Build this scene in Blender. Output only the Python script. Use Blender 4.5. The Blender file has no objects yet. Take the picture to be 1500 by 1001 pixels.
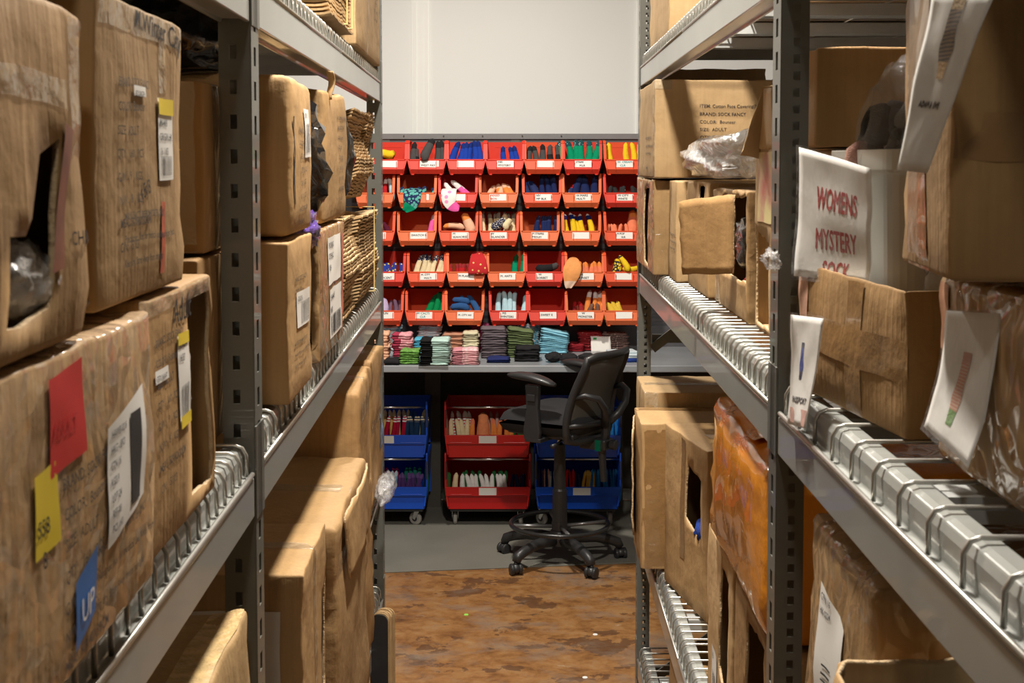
import bpy, bmesh, math, random
from mathutils import Vector, Matrix, noise, geometry

SC = bpy.context.scene
COL = SC.collection
rnd = random.Random(11)

# ------------------------------------------------------------------ camera numbers
H = 2.0                    # eye height
F = 2000.0                 # focal length in pixels of the 1500x1001 frame
TH = 0.058                 # slight downward pitch
CY0 = 241 + F * math.tan(TH)
CX0 = 750.0


def at(px, py, y):
    """world point at distance y whose picture is pixel (px, py)"""
    c, s = math.cos(TH), math.sin(TH)
    v = (CY0 - py) / F
    dz = y * (v * c - s) / (c + v * s)
    dd = y * c - dz * s
    return Vector(((px - CX0) / F * dd, y, H + dz))


# ------------------------------------------------------------------ materials
def new_mat(name):
    m = bpy.data.materials.new(name)
    m.use_nodes = True
    nt = m.node_tree
    return m, nt, nt.nodes["Principled BSDF"]


def N(nt, t, **kw):
    n = nt.nodes.new(t)
    for k, v in kw.items():
        setattr(n, k, v)
    return n


def plain(name, col, rough=0.6, metal=0.0, var=0.06, nscale=14, bump=0.0, bscale=60, spec=0.5, coat=0.0):
    m, nt, b = new_mat(name)
    L = nt.links
    tc = N(nt, "ShaderNodeTexCoord")
    nz = N(nt, "ShaderNodeTexNoise")
    nz.inputs["Scale"].default_value = nscale
    nz.inputs["Detail"].default_value = 4
    L.new(tc.outputs["Object"], nz.inputs["Vector"])
    mp = N(nt, "ShaderNodeMapRange")
    mp.inputs[3].default_value = 1 - var * 2
    mp.inputs[4].default_value = 1 + var * 2
    L.new(nz.outputs["Fac"], mp.inputs[0])
    mx = N(nt, "ShaderNodeVectorMath", operation="SCALE")
    mx.inputs[0].default_value = col[:3]
    L.new(mp.outputs[0], mx.inputs["Scale"])
    L.new(mx.outputs[0], b.inputs["Base Color"])
    b.inputs["Roughness"].default_value = rough
    b.inputs["Metallic"].default_value = metal
    b.inputs["Specular IOR Level"].default_value = spec
    b.inputs["Coat Weight"].default_value = coat
    if bump:
        n2 = N(nt, "ShaderNodeTexNoise")
        n2.inputs["Scale"].default_value = bscale
        n2.inputs["Detail"].default_value = 5
        L.new(tc.outputs["Object"], n2.inputs["Vector"])
        bp = N(nt, "ShaderNodeBump")
        bp.inputs["Strength"].default_value = bump
        bp.inputs["Distance"].default_value = 0.01
        L.new(n2.outputs["Fac"], bp.inputs["Height"])
        L.new(bp.outputs[0], b.inputs["Normal"])
    return m


def ramp(nt, stops, interp="LINEAR"):
    r = N(nt, "ShaderNodeValToRGB")
    cr = r.color_ramp
    cr.interpolation = interp
    while len(cr.elements) < len(stops):
        cr.elements.new(0.5)
    for e, (p, c) in zip(cr.elements, stops):
        e.position = p
        e.color = (*c, 1)
    return r


def cardboard(name, col, wrap=0.0):
    """kraft corrugated board: blotches, faint flutes, scuffs, optional cling wrap sheen"""
    m, nt, b = new_mat(name)
    L = nt.links
    tc = N(nt, "ShaderNodeTexCoord")
    oi = N(nt, "ShaderNodeObjectInfo")
    big = N(nt, "ShaderNodeTexNoise")
    big.inputs["Scale"].default_value = 3.5
    big.inputs["Detail"].default_value = 6
    big.inputs["Roughness"].default_value = 0.65
    add = N(nt, "ShaderNodeVectorMath", operation="ADD")
    L.new(tc.outputs["Object"], add.inputs[0])
    L.new(oi.outputs["Random"], add.inputs[1])
    L.new(add.outputs[0], big.inputs["Vector"])
    c = Vector(col)
    rp = ramp(nt, [(0.3, tuple(c * 0.8)), (0.55, tuple(c)), (0.75, tuple(Vector((c.x * 1.12, c.y * 1.13, c.z * 1.2))))])
    L.new(big.outputs["Fac"], rp.inputs[0])
    mp = N(nt, "ShaderNodeMapping")
    mp.inputs["Scale"].default_value = (110, 110, 2.5)
    L.new(tc.outputs["Object"], mp.inputs["Vector"])
    fl = N(nt, "ShaderNodeTexNoise")
    fl.inputs["Scale"].default_value = 1.0
    fl.inputs["Detail"].default_value = 2
    L.new(mp.outputs[0], fl.inputs["Vector"])
    m2 = N(nt, "ShaderNodeMapRange")
    m2.inputs[3].default_value = 0.86
    m2.inputs[4].default_value = 1.1
    L.new(fl.outputs["Fac"], m2.inputs[0])
    m3 = N(nt, "ShaderNodeMapRange")
    m3.inputs[3].default_value = 0.85
    m3.inputs[4].default_value = 1.1
    L.new(oi.outputs["Random"], m3.inputs[0])
    mu = N(nt, "ShaderNodeMath", operation="MULTIPLY")
    L.new(m2.outputs[0], mu.inputs[0])
    L.new(m3.outputs[0], mu.inputs[1])
    sc = N(nt, "ShaderNodeVectorMath", operation="SCALE")
    L.new(rp.outputs[0], sc.inputs[0])
    L.new(mu.outputs[0], sc.inputs["Scale"])
    L.new(sc.outputs[0], b.inputs["Base Color"])
    b.inputs["Roughness"].default_value = 0.72
    b.inputs["Specular IOR Level"].default_value = 0.3
    cr = N(nt, "ShaderNodeTexNoise")
    cr.inputs["Scale"].default_value = 14
    cr.inputs["Detail"].default_value = 5
    L.new(tc.outputs["Object"], cr.inputs["Vector"])
    rg = N(nt, "ShaderNodeTexNoise")
    rg.noise_type = "RIDGED_MULTIFRACTAL"
    rg.inputs["Scale"].default_value = 2.6
    rg.inputs["Detail"].default_value = 3
    L.new(add.outputs[0], rg.inputs["Vector"])
    rr = N(nt, "ShaderNodeMapRange")
    rr.inputs[1].default_value = 0.9
    rr.inputs[2].default_value = 1.6
    rr.inputs[4].default_value = 0.55
    L.new(rg.outputs["Fac"], rr.inputs[0])
    ad2 = N(nt, "ShaderNodeMath", operation="ADD")
    L.new(rr.outputs[0], ad2.inputs[0])
    L.new(cr.outputs["Fac"], ad2.inputs[1])
    sm = N(nt, "ShaderNodeMath", operation="MULTIPLY_ADD")
    L.new(fl.outputs["Fac"], sm.inputs[0])
    sm.inputs[1].default_value = 0.25
    L.new(ad2.outputs[0], sm.inputs[2])
    bp = N(nt, "ShaderNodeBump")
    bp.inputs["Strength"].default_value = 0.4
    bp.inputs["Distance"].default_value = 0.012
    L.new(sm.outputs[0], bp.inputs["Height"])
    L.new(bp.outputs[0], b.inputs["Normal"])
    if wrap:
        b.inputs["Coat Weight"].default_value = wrap
        b.inputs["Coat Roughness"].default_value = 0.12
        w = N(nt, "ShaderNodeTexVoronoi")
        w.feature = "DISTANCE_TO_EDGE"
        w.inputs["Scale"].default_value = 9
        nzz = N(nt, "ShaderNodeTexNoise")
        nzz.inputs["Scale"].default_value = 5
        L.new(tc.outputs["Object"], nzz.inputs["Vector"])
        mm = N(nt, "ShaderNodeVectorMath", operation="MULTIPLY_ADD")
        L.new(nzz.outputs["Color"], mm.inputs[0])
        mm.inputs[1].default_value = (0.5, 0.5, 0.5)
        L.new(tc.outputs["Object"], mm.inputs[2])
        L.new(mm.outputs[0], w.inputs["Vector"])
        b2 = N(nt, "ShaderNodeBump")
        b2.inputs["Strength"].default_value = 0.7
        b2.inputs["Distance"].default_value = 0.03
        L.new(w.outputs["Distance"], b2.inputs["Height"])
        L.new(b2.outputs[0], b.inputs["Coat Normal"])
    return m


def film(name, col, alpha=0.25, rough=0.12):
    """thin clear or tinted plastic sheet: part transparent, part glossy"""
    m, nt, b = new_mat(name)
    L = nt.links
    b.inputs["Base Color"].default_value = (*col, 1)
    b.inputs["Roughness"].default_value = rough
    b.inputs["Coat Weight"].default_value = 1.0
    b.inputs["Coat Roughness"].default_value = 0.06
    tc = N(nt, "ShaderNodeTexCoord")
    v = N(nt, "ShaderNodeTexNoise")
    v.inputs["Scale"].default_value = 22
    v.inputs["Detail"].default_value = 5
    L.new(tc.outputs["Object"], v.inputs["Vector"])
    bp = N(nt, "ShaderNodeBump")
    bp.inputs["Strength"].default_value = 0.8
    bp.inputs["Distance"].default_value = 0.02
    L.new(v.outputs["Fac"], bp.inputs["Height"])
    L.new(bp.outputs[0], b.inputs["Normal"])
    L.new(bp.outputs[0], b.inputs["Coat Normal"])
    tr = N(nt, "ShaderNodeBsdfTransparent")
    tr.inputs[0].default_value = (0.93, 0.93, 0.93, 1)
    mx = N(nt, "ShaderNodeMixShader")
    mx.inputs[0].default_value = alpha
    L.new(tr.outputs[0], mx.inputs[1])
    L.new(b.outputs[0], mx.inputs[2])
    L.new(mx.outputs[0], nt.nodes["Material Output"].inputs[0])
    return m


def dotted(name, base, dot, scale=60, thr=0.25):
    m, nt, b = new_mat(name)
    L = nt.links
    tc = N(nt, "ShaderNodeTexCoord")
    v = N(nt, "ShaderNodeTexVoronoi")
    v.inputs["Scale"].default_value = scale
    L.new(tc.outputs["Object"], v.inputs["Vector"])
    r = ramp(nt, [(0.0, dot), (thr, base)], "CONSTANT")
    L.new(v.outputs["Distance"], r.inputs[0])
    L.new(r.outputs[0], b.inputs["Base Color"])
    b.inputs["Roughness"].default_value = 0.9
    return m


def striped(name, a, c, scale=60, axis="Z"):
    m, nt, b = new_mat(name)
    L = nt.links
    tc = N(nt, "ShaderNodeTexCoord")
    w = N(nt, "ShaderNodeTexWave")
    w.bands_direction = axis
    w.inputs["Scale"].default_value = scale
    w.inputs["Distortion"].default_value = 1.5
    L.new(tc.outputs["Object"], w.inputs["Vector"])
    r = ramp(nt, [(0.0, a), (0.5, c)], "CONSTANT")
    L.new(w.outputs["Fac"], r.inputs[0])
    L.new(r.outputs[0], b.inputs["Base Color"])
    b.inputs["Roughness"].default_value = 0.9
    return m


def blotch(name, stops, scale=8, rough=0.5):
    m, nt, b = new_mat(name)
    tc = N(nt, "ShaderNodeTexCoord")
    n = N(nt, "ShaderNodeTexNoise")
    n.inputs["Scale"].default_value = scale
    n.inputs["Detail"].default_value = 7
    nt.links.new(tc.outputs["Object"], n.inputs["Vector"])
    r = ramp(nt, stops)
    nt.links.new(n.outputs["Fac"], r.inputs[0])
    nt.links.new(r.outputs[0], b.inputs["Base Color"])
    b.inputs["Roughness"].default_value = rough
    return m


_fab = {}


def fabric(col):
    k = tuple(round(x, 3) for x in col)
    if k not in _fab:
        _fab[k] = plain("knit", col, 0.9, var=0.12, nscale=40, bump=0.5, bscale=350, spec=0.2)
    return _fab[k]


KRAFT = [cardboard("kraft_a", (0.41, 0.248, 0.103)), cardboard("kraft_b", (0.37, 0.22, 0.09)),
         cardboard("kraft_c", (0.445, 0.28, 0.125)), cardboard("kraft_pale", (0.5, 0.335, 0.165))]
KWRAP = [cardboard("kraft_wrapped_a", (0.4, 0.248, 0.107), 0.8), cardboard("kraft_wrapped_b", (0.44, 0.285, 0.138), 0.9)]
M_EDGE = plain("kraft_torn_edge", (0.55, 0.4, 0.23), 0.9, bump=0.6, bscale=120)
M_TAPE = plain("brown_tape", (0.3, 0.17, 0.065), 0.28, var=0.1, bump=0.25, bscale=40, coat=0.4)
M_CTAPE = film("clear_tape", (0.75, 0.62, 0.42), 0.4, 0.2)
M_INK = plain("print_ink", (0.05, 0.04, 0.035), 0.8)
M_BLACKINK = plain("black_ink", (0.012, 0.012, 0.014), 0.7)
M_REDINK = plain("red_ink", (0.5, 0.02, 0.02), 0.7)
M_TEALINK = plain("teal_ink", (0.02, 0.25, 0.27), 0.7)
M_PAPER = plain("white_paper", (0.78, 0.77, 0.73), 0.7, var=0.03)
M_YELLOW = plain("yellow_sticker", (0.72, 0.55, 0.03), 0.6)
M_RED = plain("red_sticker", (0.6, 0.025, 0.03), 0.45)
M_BLUE = plain("blue_sticker", (0.02, 0.16, 0.5), 0.4)
M_STEEL = plain("grey_painted_steel", (0.125, 0.13, 0.115), 0.42, 0.0, var=0.08, nscale=8, coat=0.25)
M_BEAM = plain("grey_beam_paint", (0.33, 0.345, 0.325), 0.3, 0.0, var=0.08, nscale=6, coat=0.4)
M_WIRE = plain("zinc_wire", (0.52, 0.51, 0.47), 0.3, 0.75, var=0.06)
M_CHAN = plain("galvanised_channel", (0.5, 0.52, 0.51), 0.4, 0.35, var=0.1, nscale=20)
M_WALL = plain("white_wall_paint", (0.8, 0.81, 0.79), 0.55, var=0.012, nscale=2)
M_TRIM = plain("white_trim_paint", (0.84, 0.85, 0.82), 0.4, var=0.01)
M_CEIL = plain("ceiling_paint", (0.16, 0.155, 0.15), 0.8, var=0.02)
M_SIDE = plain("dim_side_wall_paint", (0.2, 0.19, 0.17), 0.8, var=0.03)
M_BLACKBAG = plain("black_plastic_film", (0.008, 0.008, 0.009), 0.16, bump=0.9, bscale=26, coat=0.6)
M_CLEARBAG = film("clear_plastic_film", (0.8, 0.8, 0.8), 0.33)
M_MILKY = film("milky_plastic_film", (0.85, 0.85, 0.85), 0.78)
M_PURPLE = plain("purple_plastic", (0.1, 0.055, 0.26), 0.2, bump=0.8, bscale=40, coat=0.8)
M_ORANGE = plain("orange_tape_wrap", (0.72, 0.26, 0.014), 0.25, var=0.1, nscale=5, bump=0.6, bscale=11, coat=0.7)
M_DARKPL = plain("black_plastic", (0.022, 0.022, 0.023), 0.42, var=0.08, coat=0.1)
M_SEATFAB = plain("black_upholstery", (0.018, 0.018, 0.02), 0.95, bump=0.5, bscale=300)
M_CHROME = plain("chrome", (0.6, 0.6, 0.6), 0.15, 1.0, var=0.02)
M_LOUVER = plain("grey_louvre_panel", (0.1, 0.1, 0.11), 0.45, var=0.05, coat=0.1)
M_BENCH = plain("grey_bench_top", (0.3, 0.32, 0.34), 0.35, var=0.12, nscale=5, coat=0.3)
M_UNDERSHADE = plain("shade_black_board", (0.03, 0.025, 0.02), 0.7, var=0.15)  # near-black colour stands in for the shade under the bench
M_BREDS = [plain("red_bin_plastic", (0.66, 0.04, 0.02), 0.5, var=0.03, spec=0.3),
           plain("orange_red_bin_plastic", (0.72, 0.085, 0.025), 0.5, var=0.04, spec=0.3),
           plain("faded_orange_bin_plastic", (0.74, 0.15, 0.045), 0.5, var=0.05, spec=0.3)]
M_CARTRED = plain("deep_red_bin_plastic", (0.55, 0.008, 0.008), 0.36, var=0.02, coat=0.15)
M_CARTBLUE = plain("blue_bin_plastic", (0.005, 0.085, 0.62), 0.36, var=0.02, coat=0.15)
M_RUBBER = plain("grey_rubber", (0.3, 0.29, 0.27), 0.7)
M_STRAP = plain("yellow_strap", (0.66, 0.5, 0.2), 0.4)
M_DARKLEG = plain("dull_brown_steel", (0.07, 0.062, 0.05), 0.6)
M_TAN = plain("white_carton_board", (0.72, 0.7, 0.66), 0.7, var=0.05)


def floor_mat():
    m, nt, b = new_mat("stained_floor")
    L = nt.links
    tc = N(nt, "ShaderNodeTexCoord")
    mp = N(nt, "ShaderNodeMapping")
    mp.inputs["Scale"].default_value = (1.0, 1.25, 1.0)
    L.new(tc.outputs["Object"], mp.inputs[0])

    def nz(scale, det, rough, dist=0.0, off=0.0):
        n = N(nt, "ShaderNodeTexNoise")
        n.inputs["Scale"].default_value = scale
        n.inputs["Detail"].default_value = det
        n.inputs["Roughness"].default_value = rough
        n.inputs["Distortion"].default_value = dist
        a = N(nt, "ShaderNodeVectorMath", operation="ADD")
        a.inputs[1].default_value = (off, off * 0.7, 0)
        L.new(mp.outputs[0], a.inputs[0])
        L.new(a.outputs[0], n.inputs["Vector"])
        return n

    base = nz(7.5, 14, 0.76, 0.2)
    r1 = ramp(nt, [(0.28, (0.07, 0.032, 0.013)), (0.42, (0.19, 0.083, 0.024)), (0.53, (0.27, 0.13, 0.042)), (0.65, (0.3, 0.175, 0.075)), (0.78, (0.36, 0.27, 0.16))])
    L.new(base.outputs["Fac"], r1.inputs[0])

    def layer(prev, noise_node, lo, hi, col, amt):
        r = ramp(nt, [(lo, (0, 0, 0)), (hi, (1, 1, 1))])
        L.new(noise_node.outputs["Fac"], r.inputs[0])
        ml = N(nt, "ShaderNodeMath", operation="MULTIPLY")
        L.new(r.outputs[0], ml.inputs[0])
        ml.inputs[1].default_value = amt
        mx = N(nt, "ShaderNodeMix", data_type="RGBA")
        L.new(ml.outputs[0], mx.inputs[0])
        L.new(prev, mx.inputs[6])
        mx.inputs[7].default_value = (*col, 1)
        return mx.outputs[2]

    o = layer(r1.outputs[0], nz(3.6, 12, 0.66, 0.15, 5.3), 0.56, 0.575, (0.085, 0.038, 0.017), 0.8)
    o = layer(o, nz(3.2, 12, 0.65, 0.2, 12.7), 0.5, 0.68, (0.2, 0.155, 0.12), 0.8)
    o = layer(o, nz(5.5, 12, 0.75, 0.2, 21.1), 0.62, 0.68, (0.025, 0.02, 0.016), 0.85)
    o = layer(o, nz(6.5, 8, 0.65, 0.2, 33.9), 0.66, 0.74, (0.42, 0.33, 0.22), 0.6)
    L.new(o, b.inputs["Base Color"])
    rr = N(nt, "ShaderNodeMapRange")
    rr.inputs[3].default_value = 0.28
    rr.inputs[4].default_value = 0.6
    L.new(base.outputs["Fac"], rr.inputs[0])
    L.new(rr.outputs[0], b.inputs["Roughness"])
    bp = N(nt, "ShaderNodeBump")
    bp.inputs["Strength"].default_value = 0.15
    bp.inputs["Distance"].default_value = 0.01
    L.new(base.outputs["Fac"], bp.inputs["Height"])
    L.new(bp.outputs[0], b.inputs["Normal"])
    return m


# ------------------------------------------------------------------ object helpers
def meta(o, label=None, cat=None, group=None, kind=None):
    for k, v in (("label", label), ("category", cat), ("group", group), ("kind", kind)):
        if v:
            o[k] = v
    return o


def mesh_data(name, verts, faces, mats, mi=None, smooth=False):
    me = bpy.data.meshes.new(name)
    me.from_pydata([tuple(v) for v in verts], [], faces)
    for m in mats:
        me.materials.append(m)
    if mi:
        me.polygons.foreach_set("material_index", mi)
    if smooth:
        me.polygons.foreach_set("use_smooth", [True] * len(me.polygons))
    me.update()
    return me


def add_obj(name, me, parent=None, loc=(0, 0, 0), rot=(0, 0, 0)):
    o = bpy.data.objects.new(name, me)
    COL.objects.link(o)
    o.location = loc
    o.rotation_euler = rot
    if parent:
        o.parent = parent
    return o


def thing(name, label, cat, loc=(0, 0, 0), rotz=0.0, group=None):
    o = bpy.data.objects.new(name, None)
    o.empty_display_size = 0.05
    COL.objects.link(o)
    o.location = loc
    o.rotation_euler = (0, 0, rotz)
    return meta(o, label, cat, group)


def bevel(o, w, seg=2):
    m = o.modifiers.new("Bevel", "BEVEL")
    m.width = w
    m.segments = seg
    m.limit_method = "ANGLE"
    m.angle_limit = math.radians(40)
    return o


class MB:
    def __init__(s):
        s.v, s.f, s.mi, s.cur = [], [], [], 0

    def add(s, verts, faces):
        b = len(s.v)
        s.v += [Vector(v) for v in verts]
        for f in faces:
            s.f.append([b + i for i in f])
            s.mi.append(s.cur)

    def box(s, a, b, M=None):
        x0, y0, z0 = (min(a[i], b[i]) for i in range(3))
        x1, y1, z1 = (max(a[i], b[i]) for i in range(3))
        vs = [Vector(p) for p in ((x0, y0, z0), (x1, y0, z0), (x1, y1, z0), (x0, y1, z0), (x0, y0, z1), (x1, y0, z1), (x1, y1, z1), (x0, y1, z1))]
        if M:
            vs = [M @ v for v in vs]
        s.add(vs, [(0, 3, 2, 1), (4, 5, 6, 7), (0, 1, 5, 4), (1, 2, 6, 5), (2, 3, 7, 6), (3, 0, 4, 7)])
        return s

    def tube(s, path, r, n=8, closed=False, cap=True):
        path = [Vector(p) for p in path]
        k = len(path)
        rs = r if isinstance(r, (list, tuple)) else [r] * k
        rings, prev = [], None
        for i in range(k):
            a = path[i - 1] if (i > 0 or closed) else path[i]
            b = path[(i + 1) % k] if (i < k - 1 or closed) else path[i]
            t = (b - a).normalized()
            if prev is None:
                ref = Vector((0, 0, 1)) if abs(t.z) < 0.9 else Vector((1, 0, 0))
                u = t.cross(ref).normalized()
            else:
                u = (prev - t * prev.dot(t))
                u = u.normalized() if u.length > 1e-6 else t.orthogonal().normalized()
            prev = u
            w = t.cross(u)
            rings.append([path[i] + (u * math.cos(2 * math.pi * j / n) + w * math.sin(2 * math.pi * j / n)) * rs[i] for j in range(n)])
        vs = [p for rg in rings for p in rg]
        fs = []
        for i in range(k if closed else k - 1):
            for j in range(n):
                a, b = i * n + j, i * n + (j + 1) % n
                c, d = ((i + 1) % k) * n + (j + 1) % n, ((i + 1) % k) * n + j
                fs.append((a, b, c, d))
        if cap and not closed:
            fs.append(tuple(range(n - 1, -1, -1)))
            fs.append(tuple((k - 1) * n + j for j in range(n)))
        s.add(vs, fs)
        return s

    def lathe(s, prof, n=24, c=(0, 0, 0)):
        c = Vector(c)
        vs, fs = [], []
        for r, z in prof:
            for j in range(n):
                a = 2 * math.pi * j / n
                vs.append(c + Vector((r * math.cos(a), r * math.sin(a), z)))
        for i in range(len(prof) - 1):
            for j in range(n):
                fs.append((i * n + j, i * n + (j + 1) % n, (i + 1) * n + (j + 1) % n, (i + 1) * n + j))
        fs.append(tuple(range(n - 1, -1, -1)))
        fs.append(tuple((len(prof) - 1) * n + j for j in range(n)))
        s.add(vs, fs)
        return s

    def prism(s, poly, d0, d1, axis="x"):
        """closed 2D outline pushed along an axis"""
        def P(a, b, d):
            return {"x": (d, a, b), "y": (a, d, b), "z": (a, b, d)}[axis]
        n = len(poly)
        vs = [P(a, b, d0) for a, b in poly] + [P(a, b, d1) for a, b in poly]
        fs = [tuple(range(n))[::-1], tuple(range(n, 2 * n))] + [(i, (i + 1) % n, n + (i + 1) % n, n + i) for i in range(n)]
        s.add(vs, fs)
        return s

    def obj(s, name, mats, parent=None, loc=(0, 0, 0), rot=(0, 0, 0), smooth=False, bev=0.0, seg=2, recalc=True):
        if not isinstance(mats, (list, tuple)):
            mats = [mats]
        me = mesh_data(name, s.v, s.f, mats, s.mi, smooth)
        if recalc:
            bm = bmesh.new()
            bm.from_mesh(me)
            bmesh.ops.recalc_face_normals(bm, faces=bm.faces)
            bm.to_mesh(me)
            bm.free()
        o = add_obj(name, me, parent, loc, rot)
        if bev:
            bevel(o, bev, seg)
        return o


def tag(o, label, cat, group=None):
    return meta(o, label, cat, group)


_txt = {}


def text_geo(body, size=1.0, bold=0.006):
    """letter outlines as flat triangles: [(x, y)], faces, width"""
    key = (body, bold)
    if key not in _txt:
        cu = bpy.data.curves.new("lettering", "FONT")
        cu.body = body
        cu.resolution_u = 2
        cu.offset = bold
        ob = bpy.data.objects.new("lettering", cu)
        COL.objects.link(ob)
        me = bpy.data.meshes.new_from_object(ob.evaluated_get(bpy.context.evaluated_depsgraph_get()))
        vs = [(v.co.x, v.co.y) for v in me.vertices]
        fs = [tuple(p.vertices) for p in me.polygons]
        bpy.data.objects.remove(ob)
        bpy.data.curves.remove(cu)
        bpy.data.meshes.remove(me)
        _txt[key] = (vs, fs, max([x for x, _ in vs], default=0))
    vs, fs, w = _txt[key]
    return [(x * size, y * size) for x, y in vs], fs, w * size


def pt_in(poly, x, y):
    r = False
    j = len(poly) - 1
    for i in range(len(poly)):
        xi, yi = poly[i]
        xj, yj = poly[j]
        if (yi > y) != (yj > y) and x < (xj - xi) * (y - yi) / (yj - yi) + xi:
            r = not r
        j = i
    return r


def torn(poly, step=0.02, amp=0.003, seed=0):
    rr = random.Random(seed)
    out = []
    for i in range(len(poly)):
        a, b = Vector(poly[i]), Vector(poly[(i + 1) % len(poly)])
        n = max(1, int((b - a).length / step))
        for k in range(n):
            p = a.lerp(b, k / n)
            out.append((p.x + rr.uniform(-amp, amp), p.y + rr.uniform(-amp, amp)))
    return out


def lines(L, r, step):
    k = max(1, round((L - 2 * r) / step))
    return [0, r * 0.3, r] + [r + (L - 2 * r) * i / k for i in range(1, k)] + [L - r, L - r * 0.3, L]


def tess(us, vs, holes):
    """grid over us x vs with polygon holes; returns 2D points and faces"""
    if not holes:
        nu = len(us)
        pts = [(u, v) for v in vs for u in us]
        fs = [(j * nu + i, j * nu + i + 1, (j + 1) * nu + i + 1, (j + 1) * nu + i) for j in range(len(vs) - 1) for i in range(nu - 1)]
        return pts, fs
    W, Hh = us[-1], vs[-1]
    pts, edges = [], []
    for hp in holes:
        b = len(pts)
        pts += hp
        edges += [(b + i, b + (i + 1) % len(hp)) for i in range(len(hp))]
    for v in vs:
        for u in us:
            if u in (0, W) or v in (0, Hh):
                pts.append((u, v))
            elif not any(pt_in(hp, u, v) for hp in holes) and all(min((u - a) ** 2 + (v - c) ** 2 for a, c in hp) > 5e-5 for hp in holes):
                pts.append((u, v))
    r = geometry.delaunay_2d_cdt([Vector(p) for p in pts], edges, [], 0, 1e-6)
    vo, fo = r[0], r[2]
    out = []
    for f in fo:
        cx = sum(vo[i].x for i in f) / len(f)
        cy = sum(vo[i].y for i in f) / len(f)
        if not any(pt_in(hp, cx, cy) for hp in holes):
            a, b, c = (vo[i] for i in f[:3])
            if (b - a).cross(c - a) < 0:
                f = f[::-1]
            out.append(tuple(f))
    return [(p.x, p.y) for p in vo], out


# ------------------------------------------------------------------ cartons
YAW_L, YAW_R = math.atan(0.0214), -math.atan(0.0128)


def xL(y):
    return -0.3825 - 0.0214 * (y - 2.008)


def xR(y):
    return 0.41 + 0.0128 * (y - 2.09)


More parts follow.
